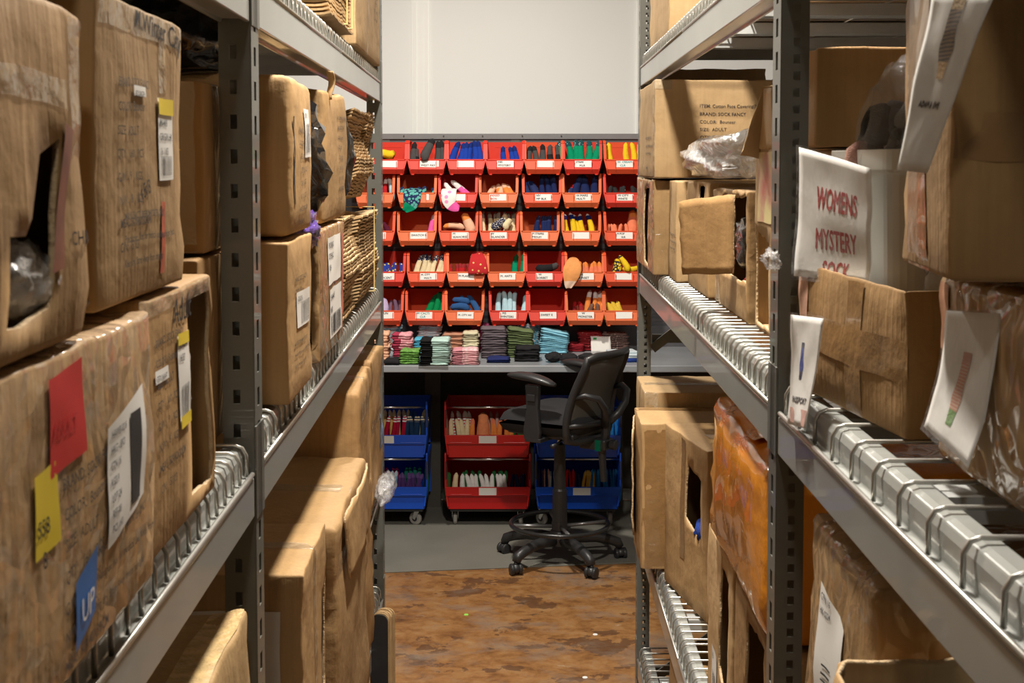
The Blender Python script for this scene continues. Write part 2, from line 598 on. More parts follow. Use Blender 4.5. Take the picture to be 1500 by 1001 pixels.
class Carton:
    """a corrugated box. side 'L'/'R' says which rack; o = set-back of its aisle face from the rack line"""

    def __init__(s, label, side, o, y0, y1, z0, h, w, mat=None, holes=None, open_top=False, yaw=0.0, amp=0.005, bulge=0.006,
                 seed=1, r=0.012, tilt=0.0, cat="box", name="cardboard_box", group=None, solid=0.005, taper=0.0):
        r *= 0.4
        bulge *= 0.4
        amp *= 0.75
        s.side, s.w, s.l, s.h, s.seed, s.amp, s.bulge, s.r = side, w, y1 - y0, h, seed, amp, bulge, r
        s.taper = taper
        ym = (y0 + y1) / 2
        if side == "L":
            x, rz = xL(ym) - o - w / 2, YAW_L + yaw
        else:
            x, rz = xR(ym) + o + w / 2, YAW_R + yaw
        s.root = thing(name, label, cat, (x, ym, z0), rz, group)
        s.root.rotation_euler.y = tilt
        s.root.rotation_euler.z = rz
        s.mat = mat or KRAFT[seed % 3]
        holes = holes or {}
        verts, faces = [], []
        for fc in ("aisle", "near", "far", "back", "top", "bottom"):
            if fc == "top" and open_top:
                continue
            W, Hh = s.dims(fc)
            hs = []
            for k, hp in enumerate(holes.get(fc, [])):
                hs.append(torn([(u * W, v * Hh) for u, v in hp], 0.025, 0.004, seed + k))
            pts, fs = tess(lines(W, r, 0.035), lines(Hh, r, 0.035), hs)
            b = len(verts)
            verts += [s.flat(fc, u, v) for u, v in pts]
            faces += [tuple(b + i for i in f) for f in fs]
        verts = [s.deform(p) for p in verts]
        me = mesh_data("carton_body", verts, faces, [s.mat, M_EDGE], smooth=True)
        bm = bmesh.new()
        bm.from_mesh(me)
        bmesh.ops.remove_doubles(bm, verts=bm.verts, dist=2e-4)
        bm.to_mesh(me)
        bm.free()
        me.polygons.foreach_set("use_smooth", [True] * len(me.polygons))
        s.body = add_obj("carton_body", me, s.root)
        if solid:
            sm = s.body.modifiers.new("Board", "SOLIDIFY")
            sm.thickness = solid
            sm.offset = -1
            sm.material_offset_rim = 1

    def dims(s, fc):
        return {"aisle": (s.l, s.h), "back": (s.l, s.h), "near": (s.w, s.h), "far": (s.w, s.h), "top": (s.w, s.l), "bottom": (s.w, s.l)}[fc]

    def face(s, fc):
        if fc == "aisle":
            return "px" if s.side == "L" else "mx"
        if fc == "back":
            return "mx" if s.side == "L" else "px"
        return fc

    def flat(s, fc, u, v):
        w, l, h = s.w / 2, s.l / 2, s.h
        k = s.face(fc)
        return Vector({"mx": (-w, l - u, v), "px": (w, -l + u, v), "near": (-w + u, -l, v), "far": (w - u, l, v),
                       "top": (-w + u, -l + v, h), "bottom": (w - u, -l + v, 0)}[k])

    def normal(s, fc):
        return Vector({"mx": (-1, 0, 0), "px": (1, 0, 0), "near": (0, -1, 0), "far": (0, 1, 0), "top": (0, 0, 1), "bottom": (0, 0, -1)}[s.face(fc)])

    def deform(s, p):
        w, l, h, r = s.w / 2, s.l / 2, s.h, s.r
        q = Vector((min(max(p.x, -w + r), w - r), min(max(p.y, -l + r), l - r), min(max(p.z, r), h - r)))
        d = p - q
        if d.length > 1e-9:
            p = q + d.normalized() * r if d.length > r else p.copy()
        else:
            p = p.copy()
        a, b, c = p.x / w, p.y / l, 2 * p.z / h - 1
        bx, by, bz = (math.cos(t * math.pi / 2 * 0.98) for t in (a, b, c))
        up = min(1.0, max(0.0, p.z / 0.06))
        o = Vector((a * by * bz * s.bulge * abs(a), b * bx * bz * s.bulge * abs(b), (c * bx * by * s.bulge * 0.5 if c > 0 else 0)))
        sd = Vector((s.seed * 7.31, s.seed * 3.17, s.seed * 1.7))
        n1 = noise.noise_vector(p * 5 + sd) * s.amp
        n2 = noise.noise_vector(p * 16 + sd) * s.amp * 0.55
        edge = max(abs(a), 0) ** 6 * max(abs(b), 0) ** 6 + abs(c) ** 8 * (a ** 8 + b ** 8) * 0.5
        n3 = noise.noise_vector(p * 28 + sd) * s.amp * 1.1 * min(1, edge)
        n = (n1 + n2 + n3) * (0.35 + 0.65 * up)
        n.z *= up
        p = p + o + n
        if s.taper:
            k = 1 + s.taper * (p.z / h - 1)
            p.x *= k
            p.y *= k
        p.z = max(p.z, 0.0)
        return p

    def surf(s, fc, u, v, off=0.0):
        return s.deform(s.flat(fc, u, v)) + s.normal(fc) * off

    # -- things stuck on it
    def patch_geo(s, fc, quad, off, n=8):
        """curved patch of a face; quad = 4 normalised corners, anticlockwise from lower left"""
        W, Hh = s.dims(fc)
        q = [Vector(p) for p in quad]
        vs = []
        for j in range(n + 1):
            for i in range(n + 1):
                t, k = i / n, j / n
                p = q[0].lerp(q[1], t).lerp(q[3].lerp(q[2], t), k)
                vs.append(s.surf(fc, p.x * W, p.y * Hh, off))
        fs = [(j * (n + 1) + i, j * (n + 1) + i + 1, (j + 1) * (n + 1) + i + 1, (j + 1) * (n + 1) + i) for j in range(n) for i in range(n)]
        return vs, fs

    def patch(s, name, fc, quad, mat, off=0.0014, label=None, parent=None):
        vs, fs = s.patch_geo(fc, quad, off)
        o = add_obj(name, mesh_data(name, vs, fs, [mat], smooth=True), parent or s.root)
        if label:
            o["label"] = label
        return o

    def tape(s, strips, mat=None):
        mb = MB()
        for fc, u0, v0, u1, v1 in strips:
            vs, fs = s.patch_geo(fc, [(u0, v0), (u1, v0), (u1, v1), (u0, v1)], 0.0011, 12)
            mb.add(vs, fs)
        return mb.obj("packing_tape", mat or M_TAPE, s.root, smooth=True, recalc=False)

    def text(s, fc, rows, u0, v0, size, lead=1.5, mat=None, parent=None, off=0.0016, name="printed_text", ang=0.0):
        """rows of writing from (u0, v0) normalised top left, size in metres"""
        W, Hh = s.dims(fc)
        mb = MB()
        ca, sa = math.cos(ang), math.sin(ang)
        for k, t in enumerate(rows):
            if not t:
                continue
            vs, fs, _ = text_geo(t, size)
            out = []
            for x, y in vs:
                y -= k * size * lead
                X, Y = x * ca - y * sa, x * sa + y * ca
                out.append(s.surf(fc, min(max(u0 * W + X, 0.004), W - 0.004), min(max(v0 * Hh + Y, 0.004), Hh - 0.004), off))
            mb.add(out, fs)
        return mb.obj(name, mat or M_INK, parent or s.root, recalc=False)

    def sticker(s, fc, u0, v0, u1, v1, mat=None, rows=None, size=0.012, bars=None, name="shipping_label", label=None, ink=None, skew=0.0, name2="lettering", tx=0.06):
        """paper label with its own writing and bar code"""
        W, Hh = s.dims(fc)
        lab = s.patch(name, fc, [(u0, v0), (u1, v0 + skew), (u1, v1 + skew), (u0, v1)], mat or M_PAPER, 0.0018, label)
        if rows:
            s.text(fc, rows, u0 + (u1 - u0) * tx, v1 - size * 1.3 / Hh + skew * 0.1, size, 1.35, ink or M_BLACKINK, lab, 0.0026, name2)
        if bars:
            bu0, bv0, bu1, bv1, vert = bars
            rr = random.Random(s.seed)
            mb = MB()
            t = 0.0
            while t < 0.97:
                a = rr.uniform(0.012, 0.04)
                if vert:
                    c = [(bu0, bv0 + (bv1 - bv0) * t), (bu1, bv0 + (bv1 - bv0) * (t + a))]
                else:
                    c = [(bu0 + (bu1 - bu0) * t, bv0), (bu0 + (bu1 - bu0) * (t + a), bv1)]
                (a0, b0), (a1, b1) = [(u0 + (u1 - u0) * x, v0 + (v1 - v0) * y + skew * x) for x, y in c]
                vs, fs = s.patch_geo(fc, [(a0, b0), (a1, b0), (a1, b1), (a0, b1)], 0.0026, 2)
                mb.add(vs, fs)
                t += a + rr.uniform(0.025, 0.06)
            mb.obj("barcode", M_BLACKINK, lab, recalc=False)
        return lab

    def flap(s, pts, seed=0, name="flap", mat=None, parent=None, thick=0.005, curl=0.0):
        """loose board panel through 4 local points"""
        o = board(name, [Vector(p) for p in pts], thick, mat or s.mat, s.root, seed, curl)
        return o


def board(name, q, thick, mat, parent=None, seed=0, curl=0.0, amp=0.003, n=10, edge=True):
    """four-cornered sheet of board with real thickness and a slight warp"""
    nr = (q[1] - q[0]).cross(q[3] - q[0]).normalized()
    vs = []
    for j in range(n + 1):
        for i in range(n + 1):
            t, k = i / n, j / n
            p = q[0].lerp(q[1], t).lerp(q[3].lerp(q[2], t), k)
            e = 0.0
            if i in (0, n) or j in (0, n):
                e = 0.004
            p = p + noise.noise_vector(p * 40 + Vector((seed, 3.1, 0))) * e
            p = p + nr * (noise.noise(p * 7 + Vector((seed * 3.3, 0, 0))) * amp * 2 + curl * math.sin(math.pi * t))
            vs.append(p)
    fs = [(j * (n + 1) + i, j * (n + 1) + i + 1, (j + 1) * (n + 1) + i + 1, (j + 1) * (n + 1) + i) for j in range(n) for i in range(n)]
    o = add_obj(name, mesh_data(name, vs, fs, [mat, M_EDGE], smooth=True), parent)
    m = o.modifiers.new("Board", "SOLIDIFY")
    m.thickness = thick
    m.offset = 0
    if edge:
        m.material_offset_rim = 1
    return o


def blob(name, label, cat, c, rad, mat, seed=0, base=None, rough=1.0, group=None, sub=4, top=None, xlim=None, parent=None):
    """crumpled bag: lumpy, pinched, flattened where it rests"""
    bm = bmesh.new()
    bmesh.ops.create_icosphere(bm, subdivisions=sub, radius=1.0)
    sd = Vector((seed * 3.7, seed * 1.9, seed * 5.3))
    c = Vector(c)
    for v in bm.verts:
        p = v.co.normalized()
        k = 1 + 0.22 * rough * noise.noise(p * 1.6 + sd) - 0.22 * rough * abs(noise.noise(p * 3.2 + sd)) + 0.1 * rough * noise.noise(p * 9 + sd) + 0.05 * rough * noise.noise(p * 19 + sd)
        q = Vector((p.x * rad[0], p.y * rad[1], p.z * rad[2])) * k
        if base is not None and c.z + q.z < base:
            q.z = base - c.z + 0.002 * noise.noise(p * 9)
            q.z = max(q.z, base - c.z)
        if top is not None and c.z + q.z > top:
            q.z = top - c.z
        if xlim is not None:
            q.x = min(max(q.x, xlim[0] - c.x), xlim[1] - c.x)
        v.co = q
    me = bpy.data.meshes.new(name)
    bm.to_mesh(me)
    bm.free()
    me.materials.append(mat)
    me.polygons.foreach_set("use_smooth", [True] * len(me.polygons))
    o = add_obj(name, me, parent, c)
    if parent is None:
        tag(o, label, cat, group)
    return o


def copy_tree(o, parent=None):
    c = o.copy()
    COL.objects.link(c)
    c.parent = parent
    for ch in list(o.children):
        copy_tree(ch, c)
    return c

# ================================================================== THE SETTING
WALL_Y = 8.05


def structure(name, a, b, mat):
    o = MB().box(a, b).obj(name, mat)
    o["kind"] = "structure"
    return o


structure("floor", (-2.75, -3.2, -0.1), (2.75, WALL_Y + 0.1, 0.0), floor_mat())
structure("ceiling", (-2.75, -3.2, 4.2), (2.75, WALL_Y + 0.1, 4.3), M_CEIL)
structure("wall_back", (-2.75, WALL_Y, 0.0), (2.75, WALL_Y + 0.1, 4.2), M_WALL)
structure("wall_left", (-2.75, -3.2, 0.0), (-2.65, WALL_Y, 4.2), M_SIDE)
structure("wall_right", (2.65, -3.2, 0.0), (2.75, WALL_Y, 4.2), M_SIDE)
structure("wall_front", (-2.65, -3.2, 0.0), (2.65, -3.1, 4.2), M_SIDE)
xa, xb = at(603, 100, WALL_Y).x, at(630, 100, WALL_Y).x
tr = MB()
tr.box((xa, WALL_Y - 0.012, 0), (xb, WALL_Y, 4.2)).box((xa + 0.012, WALL_Y - 0.02, 0), (xa + 0.028, WALL_Y, 4.2)).box((xb - 0.03, WALL_Y - 0.02, 0), (xb - 0.012, WALL_Y, 4.2))
tr.obj("trim_1", M_TRIM)["kind"] = "structure"
xa = at(933, 100, WALL_Y).x
structure("trim_2", (xa, WALL_Y - 0.02, 0), (xa + 0.09, WALL_Y, 4.2), M_TRIM)

# grey anti-fatigue matting in front of the bench
mt = MB()
p0, p1 = at(556, 848, 6.58), at(960, 831, 6.76)
k = (6.76 - 6.58) / (p1.x - p0.x)
xs0, xs1 = -1.5, 1.6
mt.prism([(xs0, 6.58 + k * (xs0 - p0.x)), (xs1, 6.58 + k * (xs1 - p0.x)), (xs1, 8.0), (xs0, 8.0)], 0.0, 0.006, "z")
tag(mt.obj("floor_mat", plain("grey_rubber_mat", (0.15, 0.145, 0.122), 0.75, var=0.12, nscale=3, bump=0.2, bscale=200), bev=0.002), "thin grey rubber mat lying under the bench and the stool", "mat")

# ceiling lamps: steel housings with glowing tubes, and the light they give
M_TUBE, nt_, b_ = new_mat("lit_tube")
b_.inputs["Emission Color"].default_value = (1.0, 0.93, 0.82, 1)
b_.inputs["Emission Strength"].default_value = 6.0


def lamp(x, y, power, label, r=0.11, drop=0.35):
    """round high-bay lamp: bell reflector hung on a rod, glowing lens underneath"""
    t = thing("high_bay_light", label, "light", (x, y, 4.2 - drop))
    MB().lathe([(0.012, 0.12), (0.012, drop)], 8).obj("hanging_rod", M_STEEL, t)
    MB().lathe([(0.06, 0.13), (0.07, 0.12), (0.075, 0.04), (0.16, 0.0), (0.162, -0.006), (0.15, -0.004), (0.06, 0.05)], 32).obj("reflector", M_TRIM, t)
    MB().lathe([(r, 0.0), (r, 0.012)], 32).obj("lens", M_TUBE, t)
    ld = bpy.data.lights.new("lamp_light", "AREA")
    ld.shape = "DISK"
    ld.size = 2 * r
    ld.energy = power
    ld.color = (1.0, 0.92, 0.82)
    lo = bpy.data.objects.new("lamp_light", ld)
    COL.objects.link(lo)
    lo.parent = t
    lo.location = (0, 0, -0.012)
    return t


lamp(-0.3, 5.7, 125, "high-bay lamp hanging above the work stool")
lamp(0.06, 2.7, 150, "high-bay lamp hanging above the middle of the aisle")
lamp(-0.05, -0.7, 18, "high-bay lamp hanging above the aisle's entrance")

# ================================================================== THE RACKS
LPY = (-0.62, 2.008, 4.556)
RPY = (-0.62, 2.09, 4.75)
RD = 0.86        # depth of a rack


def post_mesh(w, dep, sg, pitch, sw, sh, sx, zt=3.3):
    """slotted angle-section upright; near face and aisle face carry the slots"""
    mb = MB()

    def strip(P, W, s0, s1, pit, hgt, z0):
        zs = [0.0]
        z = z0
        while z + hgt < zt:
            zs += [z, z + hgt]
            z += pit
        zs.append(zt)
        us = [0, s0, s1, W]
        pts = [P(u, z) for z in zs for u in us]
        fs = []
        for j in range(len(zs) - 1):
            for i in range(3):
                if i == 1 and j % 2 == 1:
                    continue
                fs.append((j * 4 + i, j * 4 + i + 1, (j + 1) * 4 + i + 1, (j + 1) * 4 + i))
        mb.add(pts, fs)
    strip(lambda u, z: (sg * u, 0, z), w, sx, sx + sw, pitch, sh, 0.02)
    strip(lambda u, z: (0, u, z), dep, dep * 0.34, dep * 0.62, 0.0508, 0.028, 0.012)
    strip(lambda u, z: (sg * u, dep, z), w, sx, sx + sw, pitch, sh, 0.02)
    me = mesh_data("post", mb.v, mb.f, [M_STEEL])
    bm = bmesh.new()
    bm.from_mesh(me)
    bmesh.ops.remove_doubles(bm, verts=bm.verts, dist=1e-5)
    bmesh.ops.recalc_face_normals(bm, faces=bm.faces)
    bm.to_mesh(me)
    bm.free()
    return me


def beam_geo(sg, y0, y1, rear=False):
    mb = MB()
    prof = [(0.0, -0.115), (0.0, -0.056), (0.014, -0.05), (0.015, -0.022), (0.019, -0.012), (0.028, -0.009), (0.046, -0.009), (0.046, -0.115), (0.04, -0.115), (0.04, -0.11), (0.008, -0.11), (0.008, -0.115)]
    x0 = RD if rear else 0.0
    pr = [(sg * (x0 - a) if rear else sg * a, z) for a, z in prof]
    mb.prism(pr, y0, y1, "y")
    return mb


def deck(sg, root_rot, root_x, y0, y1, z, pitch, label, group, nch=3):
    t = thing("wire_deck", label, "wire deck", (root_x, 0, z), root_rot, group)
    mb = MB()
    n = max(2, int((y1 - y0 - 0.03) / pitch))
    st = (y1 - y0 - 0.03) / n
    xw = 0.0075
    for i in range(n + 1):
        y = y0 + 0.015 + i * st
        jog = rnd.uniform(-0.002, 0.002)
        path = [(RD - 0.03, y, -0.0032), (0.1, y + jog, -0.0032), (xw + 0.016, y + jog, -0.0032), (xw + 0.006, y + jog, -0.007), (xw, y + jog, -0.018), (xw, y, -0.05)]
        mb.tube([(sg * a, b, c) for a, b, c in path], 0.0029, 6)
    for x in (0.2, 0.45, 0.7):
        mb.tube([(sg * x, y0, -0.0085), (sg * x, y1, -0.0085)], 0.0026, 6)
    mb.obj("wire_grid", M_WIRE, t, smooth=True)
    MB().tube([(sg * (xw - 0.006), y0, -0.05), (sg * (xw - 0.006), (y0 + y1) / 2, -0.0505), (sg * (xw - 0.006), y1, -0.05)], 0.0038, 8).obj("edge_wire", M_WIRE, t, smooth=True)
    for i in range(nch):
        y = y0 + (y1 - y0) * (i + 0.5) / nch
        c = MB().prism([(y - 0.03, -0.0115), (y + 0.03, -0.0115), (y + 0.03, -0.04), (y + 0.026, -0.04), (y + 0.026, -0.016), (y - 0.026, -0.016), (y - 0.026, -0.04), (y - 0.03, -0.04)], sg * 0.05, sg * (RD - 0.055), "x")
        c.obj("support_channel", M_CHAN, t)
    return t


def rack(side, label):
    sg = -1 if side == "L" else 1
    rot = YAW_L if side == "L" else YAW_R
    x0 = xL(0) if side == "L" else xR(0)
    py = LPY if side == "L" else RPY
    w = 0.046 if side == "L" else 0.042
    t = thing("storage_rack", label, "rack", (x0, 0, 0), rot)
    if side == "L":
        pm = post_mesh(w, 0.065, sg, 0.0508, 0.0105, 0.021, 0.02)
        pmr = post_mesh(w, 0.065, -sg, 0.0508, 0.0105, 0.021, 0.02)
    else:
        pm = post_mesh(w, 0.065, sg, 0.0254, 0.0105, 0.0135, 0.018)
        pmr = post_mesh(w, 0.065, -sg, 0.0254, 0.0105, 0.0135, 0.018)
    for yi, y in enumerate(py):
        for me, x in ((pm, 0.0), (pmr, sg * RD)):
            p = add_obj("post", me, t, (x, y, 0))
            so = p.modifiers.new("Gauge", "SOLIDIFY")
            so.thickness = 0.003
            so.offset = 0
        bl = bpy.data.objects
        br = MB()
        for za, zb in ((0.15, 0.75), (0.75, 1.35), (1.35, 0.9 + 1.05), (1.95, 2.55)):
            if yi == 1 and za > 1.2:
                continue
            br.box((sg * 0.05, y + 0.05, za + 0.02), (sg * (RD - 0.05), y + 0.058, za + 0.05))
            d = Vector((sg * (RD - 0.1), 0, zb - za))
            a = Vector((sg * 0.05, y + 0.035, za))
            u = Vector((-(zb - za), 0, sg * (RD - 0.1))).normalized() * 0.016
            e = Vector((0, 0.008, 0))
            q = [a - u, a + u, a + d + u, a + d - u]
            br.add(q + [p_ + e for p_ in q], [(0, 1, 2, 3), (7, 6, 5, 4), (0, 4, 5, 1), (1, 5, 6, 2), (2, 6, 7, 3), (3, 7, 4, 0)])
        br.obj("frame_brace", M_STEEL, t)
    levels = (0.58, 1.592, 2.322) if side == "L" else (0.775, 1.668, 2.385)
    ext = [] if side == "L" else [(0.3, 1)]
    for z, bays in [(z, (0, 1)) for z in levels] + [(z, (b,)) for z, b in ext]:
        for b in bays:
            y0, y1 = py[b] + 0.068, py[b + 1] - 0.003
            bm_ = beam_geo(sg, y0, y1).obj("beam", M_BEAM, t, (0, 0, z), bev=0.002)
            beam_geo(sg, y0, y1, True).obj("beam", M_BEAM, t, (0, 0, z))
            for ye, dy in ((y0, -1), (y1, 1)):
                # end bracket that hooks round the post
                cb = MB()
                ya = ye + (-0.064 if dy < 0 else 0.0)
                cb.box((-sg * 0.0035, ya + (0.0 if dy < 0 else 0.0), -0.12), (-sg * 0.0005, ya + 0.064 if dy < 0 else ya + 0.05, 0.02))
                cb.obj("beam_bracket", M_STEEL, t, (0, 0, z), bev=0.001)
    return t, sg, rot, x0, py, levels


RK_L = rack("L", "grey slotted-steel rack whose posts carry wide-spaced slots, opposite the white tote")
RK_R = rack("R", "grey slotted-steel rack with close-set square slots, holding the white tote and orange bale")

lvl = {"L": ("bottom", "middle", "top"), "R": ("lower", "middle", "top")}
for (t_, sg, rot, x0, py, levels), sd in ((RK_L, "L"), (RK_R, "R")):
    for li, z in enumerate(levels):
        for b in (0, 1):
            y0, y1 = py[b] + 0.075, py[b + 1] - 0.012
            ym = (y0 + y1) / 2
            pitch = 0.105 if (sd == "R" and b == 0) else 0.055
            where = {"L": "rack across from the white tote", "R": "rack that holds the white tote"}[sd]
            for h_, (a, c) in enumerate(((y0, ym - 0.004), (ym + 0.004, y1))):
                end = {(0, 0): "first quarter", (0, 1): "second quarter", (1, 0): "third quarter", (1, 1): "quarter next to the bench"}[(b, h_)]
                deck(sg, rot, x0, a, c, z, pitch, f"{lvl[sd][li]} wire deck of the {where}, {end}", "wire shelf decks")
    if sd == "R":
        deck(sg, rot, x0, py[1] + 0.9, py[2] - 0.012, 0.3, 0.055, "wire deck near the floor by the end post below the tall cartons", "wire shelf decks")
    else:
        deck(sg, rot, x0, py[1] + 2.0, py[2] - 0.012, 0.96, 0.055, "short wire deck holding crumpled plastic at the rack's bench end", "wire shelf decks")

# wire mesh screen at the back of the rack with close-set slots
ms = MB()
z0m, z1m = 1.2, 1.66
for i in range(46):
    y = 3.05 + i * 0.035
    ms.tube([(0, y, z0m), (0, y, z1m)], 0.0016, 4)
for i in range(14):
    z = z0m + i * 0.035
    ms.tube([(0, 3.05, z), (0, 4.62, z)], 0.0016, 4)
ms.obj("mesh_screen", M_STEEL, RK_R[0], (RD + 0.004, 0, 0))

# ================================================================== WORK BENCH
BZ, BY0, BY1 = 0.955, 7.05, 7.95
bench = thing("work_bench", "long grey steel work bench carrying stacks of folded socks", "bench", (0, BY0, 0))
t_ = MB().box((-1.5, 0, BZ - 0.036), (1.6, BY1 - BY0, BZ))
t_.obj("bench_top", M_BENCH, bench, bev=0.004)
for x in (-1.42, -0.46, 0.6, 1.5):
    MB().prism([(x - 0.045, 0.8), (x + 0.045, 0.8), (x + 0.045, 0.86), (x + 0.035, 0.86), (x + 0.035, 0.81), (x - 0.035, 0.81), (x - 0.035, 0.86), (x - 0.045, 0.86)], 0.0, BZ - 0.036, "z").obj("leg", M_DARKLEG, bench)
MB().box((-1.42, 0.865, 0.1), (1.5, 0.885, BZ - 0.036)).obj("back_board", M_UNDERSHADE, bench)  # board darkened by colour so the space behind the bins reads as shade

# louvred panel standing on the back of the bench
PY = 7.79
panel = thing("louvred_panel", "dark grey louvred panel on the bench, hung with red bins", "panel", (0, PY, BZ))
pt = at(700, 196, PY).z - BZ
MB().box((-1.45, 0.0, 0.0), (1.55, 0.025, pt)).obj("sheet", M_LOUVER, panel)
MB().box((-1.45, -0.012, pt - 0.03), (1.55, 0.0, pt)).box((-1.45, 0, pt - 0.004), (1.55, 0.03, pt)).obj("top_rail", plain("grey_rail", (0.2, 0.205, 0.21), 0.4), panel)
lv = MB()
for i in range(24):
    z = 0.12 + i * 0.043
    if z < pt - 0.05:
        for x in range(-6, 7):
            lv.prism([(0.0, z), (-0.009, z + 0.018), (-0.009, z + 0.022), (0.0, z + 0.022)], x * 0.225 - 0.1, x * 0.225 + 0.1, "x")
lv.obj("louvre", M_LOUVER, panel)
for x in (-0.72, 0.02, 0.76):
    MB().box((x - 0.025, -0.003, 0.0), (x + 0.025, -0.0005, pt)).obj("upright", M_STEEL, panel)
for px in (592, 650, 707, 765, 822):
    p = at(px, 199, PY)
    MB().lathe([(0.004, 0), (0.004, 0.003)], 8).obj("rivet", M_CHROME, panel, (p.x, -0.0165, p.z - BZ), (math.pi / 2, 0, 0))

# ------------------------------------------------------------------ hanging bins
BW, BH, BD = 0.109, 0.178, 0.27     # half width, height, depth
BIN_Y = PY - 0.014                  # backs of the bins hang on the louvres


def bw(z):
    return 0.088 + (BW - 0.088) * min(1.0, z / 0.085)


def bin_meshes(mat):
    """hopper-front bin: body, thick front rim; local origin at the back bottom edge"""
    mb = MB()
    prof = [(0, 0), (-0.253, 0), (-0.27, 0.026), (-0.252, 0.078), (-0.222, 0.165), (-0.205, BH), (0, BH)]
    for sg in (-1, 1):
        seg = [(sg * bw(z), y, z) for y, z in prof]
        mb.add(seg, [tuple(range(len(seg)))])
    B = lambda z, y, sg: (sg * bw(z), y, z)
    mb.add([B(0, 0, -1), B(0, 0, 1), B(BH, 0, 1), B(0.085, 0, 1), B(BH, 0, -1), B(0.085, 0, -1)], [(0, 1, 3, 2, 4, 5)])
    mb.add([B(0, 0, -1), B(0, 0, 1), B(0, -0.253, 1), B(0, -0.253, -1)], [(0, 1, 2, 3)])
    mb.add([B(0, -0.253, -1), B(0, -0.253, 1), B(0.026, -0.27, 1), B(0.026, -0.27, -1)], [(0, 1, 2, 3)])
    mb.add([B(0.026, -0.27, -1), B(0.026, -0.27, 1), B(0.078, -0.252, 1), B(0.078, -0.252, -1)], [(0, 1, 2, 3)])
    me = mesh_data("bin_body", mb.v, mb.f, [mat])
    bm = bmesh.new()
    bm.from_mesh(me)
    bmesh.ops.remove_doubles(bm, verts=bm.verts, dist=1e-5)
    bmesh.ops.recalc_face_normals(bm, faces=bm.faces)
    bm.to_mesh(me)
    bm.free()
    rim = MB()
    for sg in (-1, 1):
        pth = [(-0.253, 0.0), (-0.271, 0.026), (-0.254, 0.078), (-0.224, 0.165), (-0.207, BH + 0.001), (0, BH + 0.001)]
        for i in range(len(pth) - 1):
            (ya, za), (yb, zb) = pth[i], pth[i + 1]
            wi = 0.016 if i < 4 else 0.012
            q = []
            for y, z in ((ya, za), (yb, zb)):
                xo = bw(z) + 0.002
                q.append([(sg * xo, y, z), (sg * (xo - wi), y, z)])
            nrm = Vector((0, za - zb, yb - ya)).normalized() * 0.006
            a, b = Vector(q[0][0]), Vector(q[0][1])
            c, d = Vector(q[1][1]), Vector(q[1][0])
            if i in (0, 1):
                b, c = a + (b - a) * 0.5, d + (c - d) * 0.5
            rim.add([a, b, c, d, a + nrm, b + nrm, c + nrm, d + nrm], [(0, 1, 2, 3), (7, 6, 5, 4), (0, 4, 5, 1), (1, 5, 6, 2), (2, 6, 7, 3), (3, 7, 4, 0)])
    rim.box((-BW + 0.012, -0.256, 0.072), (BW - 0.012, -0.248, 0.081))
    rim.box((-0.046, -0.272, 0.02), (-0.043, -0.255, 0.07)).box((0.05, -0.272, 0.02), (0.053, -0.255, 0.07))
    rim.box((-0.085, -0.262, -0.006), (-0.07, -0.2, 0.0)).box((0.07, -0.262, -0.006), (0.085, -0.2, 0.0))
    hk = MB().box((-0.06, -0.004, BH - 0.03), (0.06, 0.008, BH - 0.022)).box((-0.06, 0.004, BH - 0.045), (0.06, 0.008, BH - 0.022))
    return me, rim, hk


BIN_ME = [bin_meshes(m) for m in M_BREDS]
ROWZ = [at(700, y, 7.5).z for y in (255, 304, 360, 420, 477)]
ROWS = [
    [508, 567, 625, 682, 740, 797, 853, 914],
    [None, 549, 610, 671, 731, 794, 853, 914],
    [None, 549, 610, 671, 731, 791, 852, 914],
    [None, 564, 624, 682, 741, 798, 857, 914],
    [None, 560, 622, 680, 745, 802, 858, 914]]
TINT = [
    [0, 0, 0, 0, 0, 1, 0, 1],
    [0, 2, 2, 0, 2, 1, 2, 0],
    [0, 1, 2, 1, 1, 2, 2, 1],
    [0, 0, 1, 2, 2, 0, 2, 1],
    [0, 1, 1, 2, 0, 0, 2, 2]]
CARD = {
    (0, 1): ([], 0), (0, 2): (["", "WEST PAY"], 0), (0, 3): ([], 0), (0, 4): (["MIS", "MYSTERY"], 0), (0, 5): ([], 0), (0, 6): (["STRIPE", "     M.LR"], 0), (0, 7): (["W. CREAM", "   CLR"], 2),
    (1, 2): None, (1, 3): (["M", "PA"], 1), (1, 4): (["MIXED", "BOX"], 1), (1, 5): (["NV", "MP BLK"], 0), (1, 6): (["W.MARS", "MULTI"], 0), (1, 7): (["W CITY", "WHITE"], 0),
    (2, 1): ([], 0), (2, 2): (["SWATCH B"], 0), (2, 3): (["M", "SEAHORSE"], 0), (2, 4): (["W", "ISLANDER"], 0), (2, 5): (["M STRIPES", "MEDLEY"], 0), (2, 6): ([], 0), (2, 7): (["M POP", "      SLR"], 0),
    (3, 1): (["W", "MIDCENT"], 0), (3, 2): (["M. CITY", "    MULTI"], 0), (3, 3): (["M PLAID"], 0), (3, 4): (["M. ANTS"], 0), (3, 5): (["  W", "SORBET"], 0), (3, 6): (["  W", "SUNSET"], 0), (3, 7): ([], 0),
    (4, 1): (["W SUN", "SET"], 0), (4, 2): (["W CACTI", "    CLR"], 2), (4, 3): (["M. CITY NV"], 0), (4, 4): (["  MS", "WINTERS"], 0), (4, 5): (["SWEET E"], 0), (4, 6): (["    W", "MONSTER"], 0), (4, 7): ([], 0)}
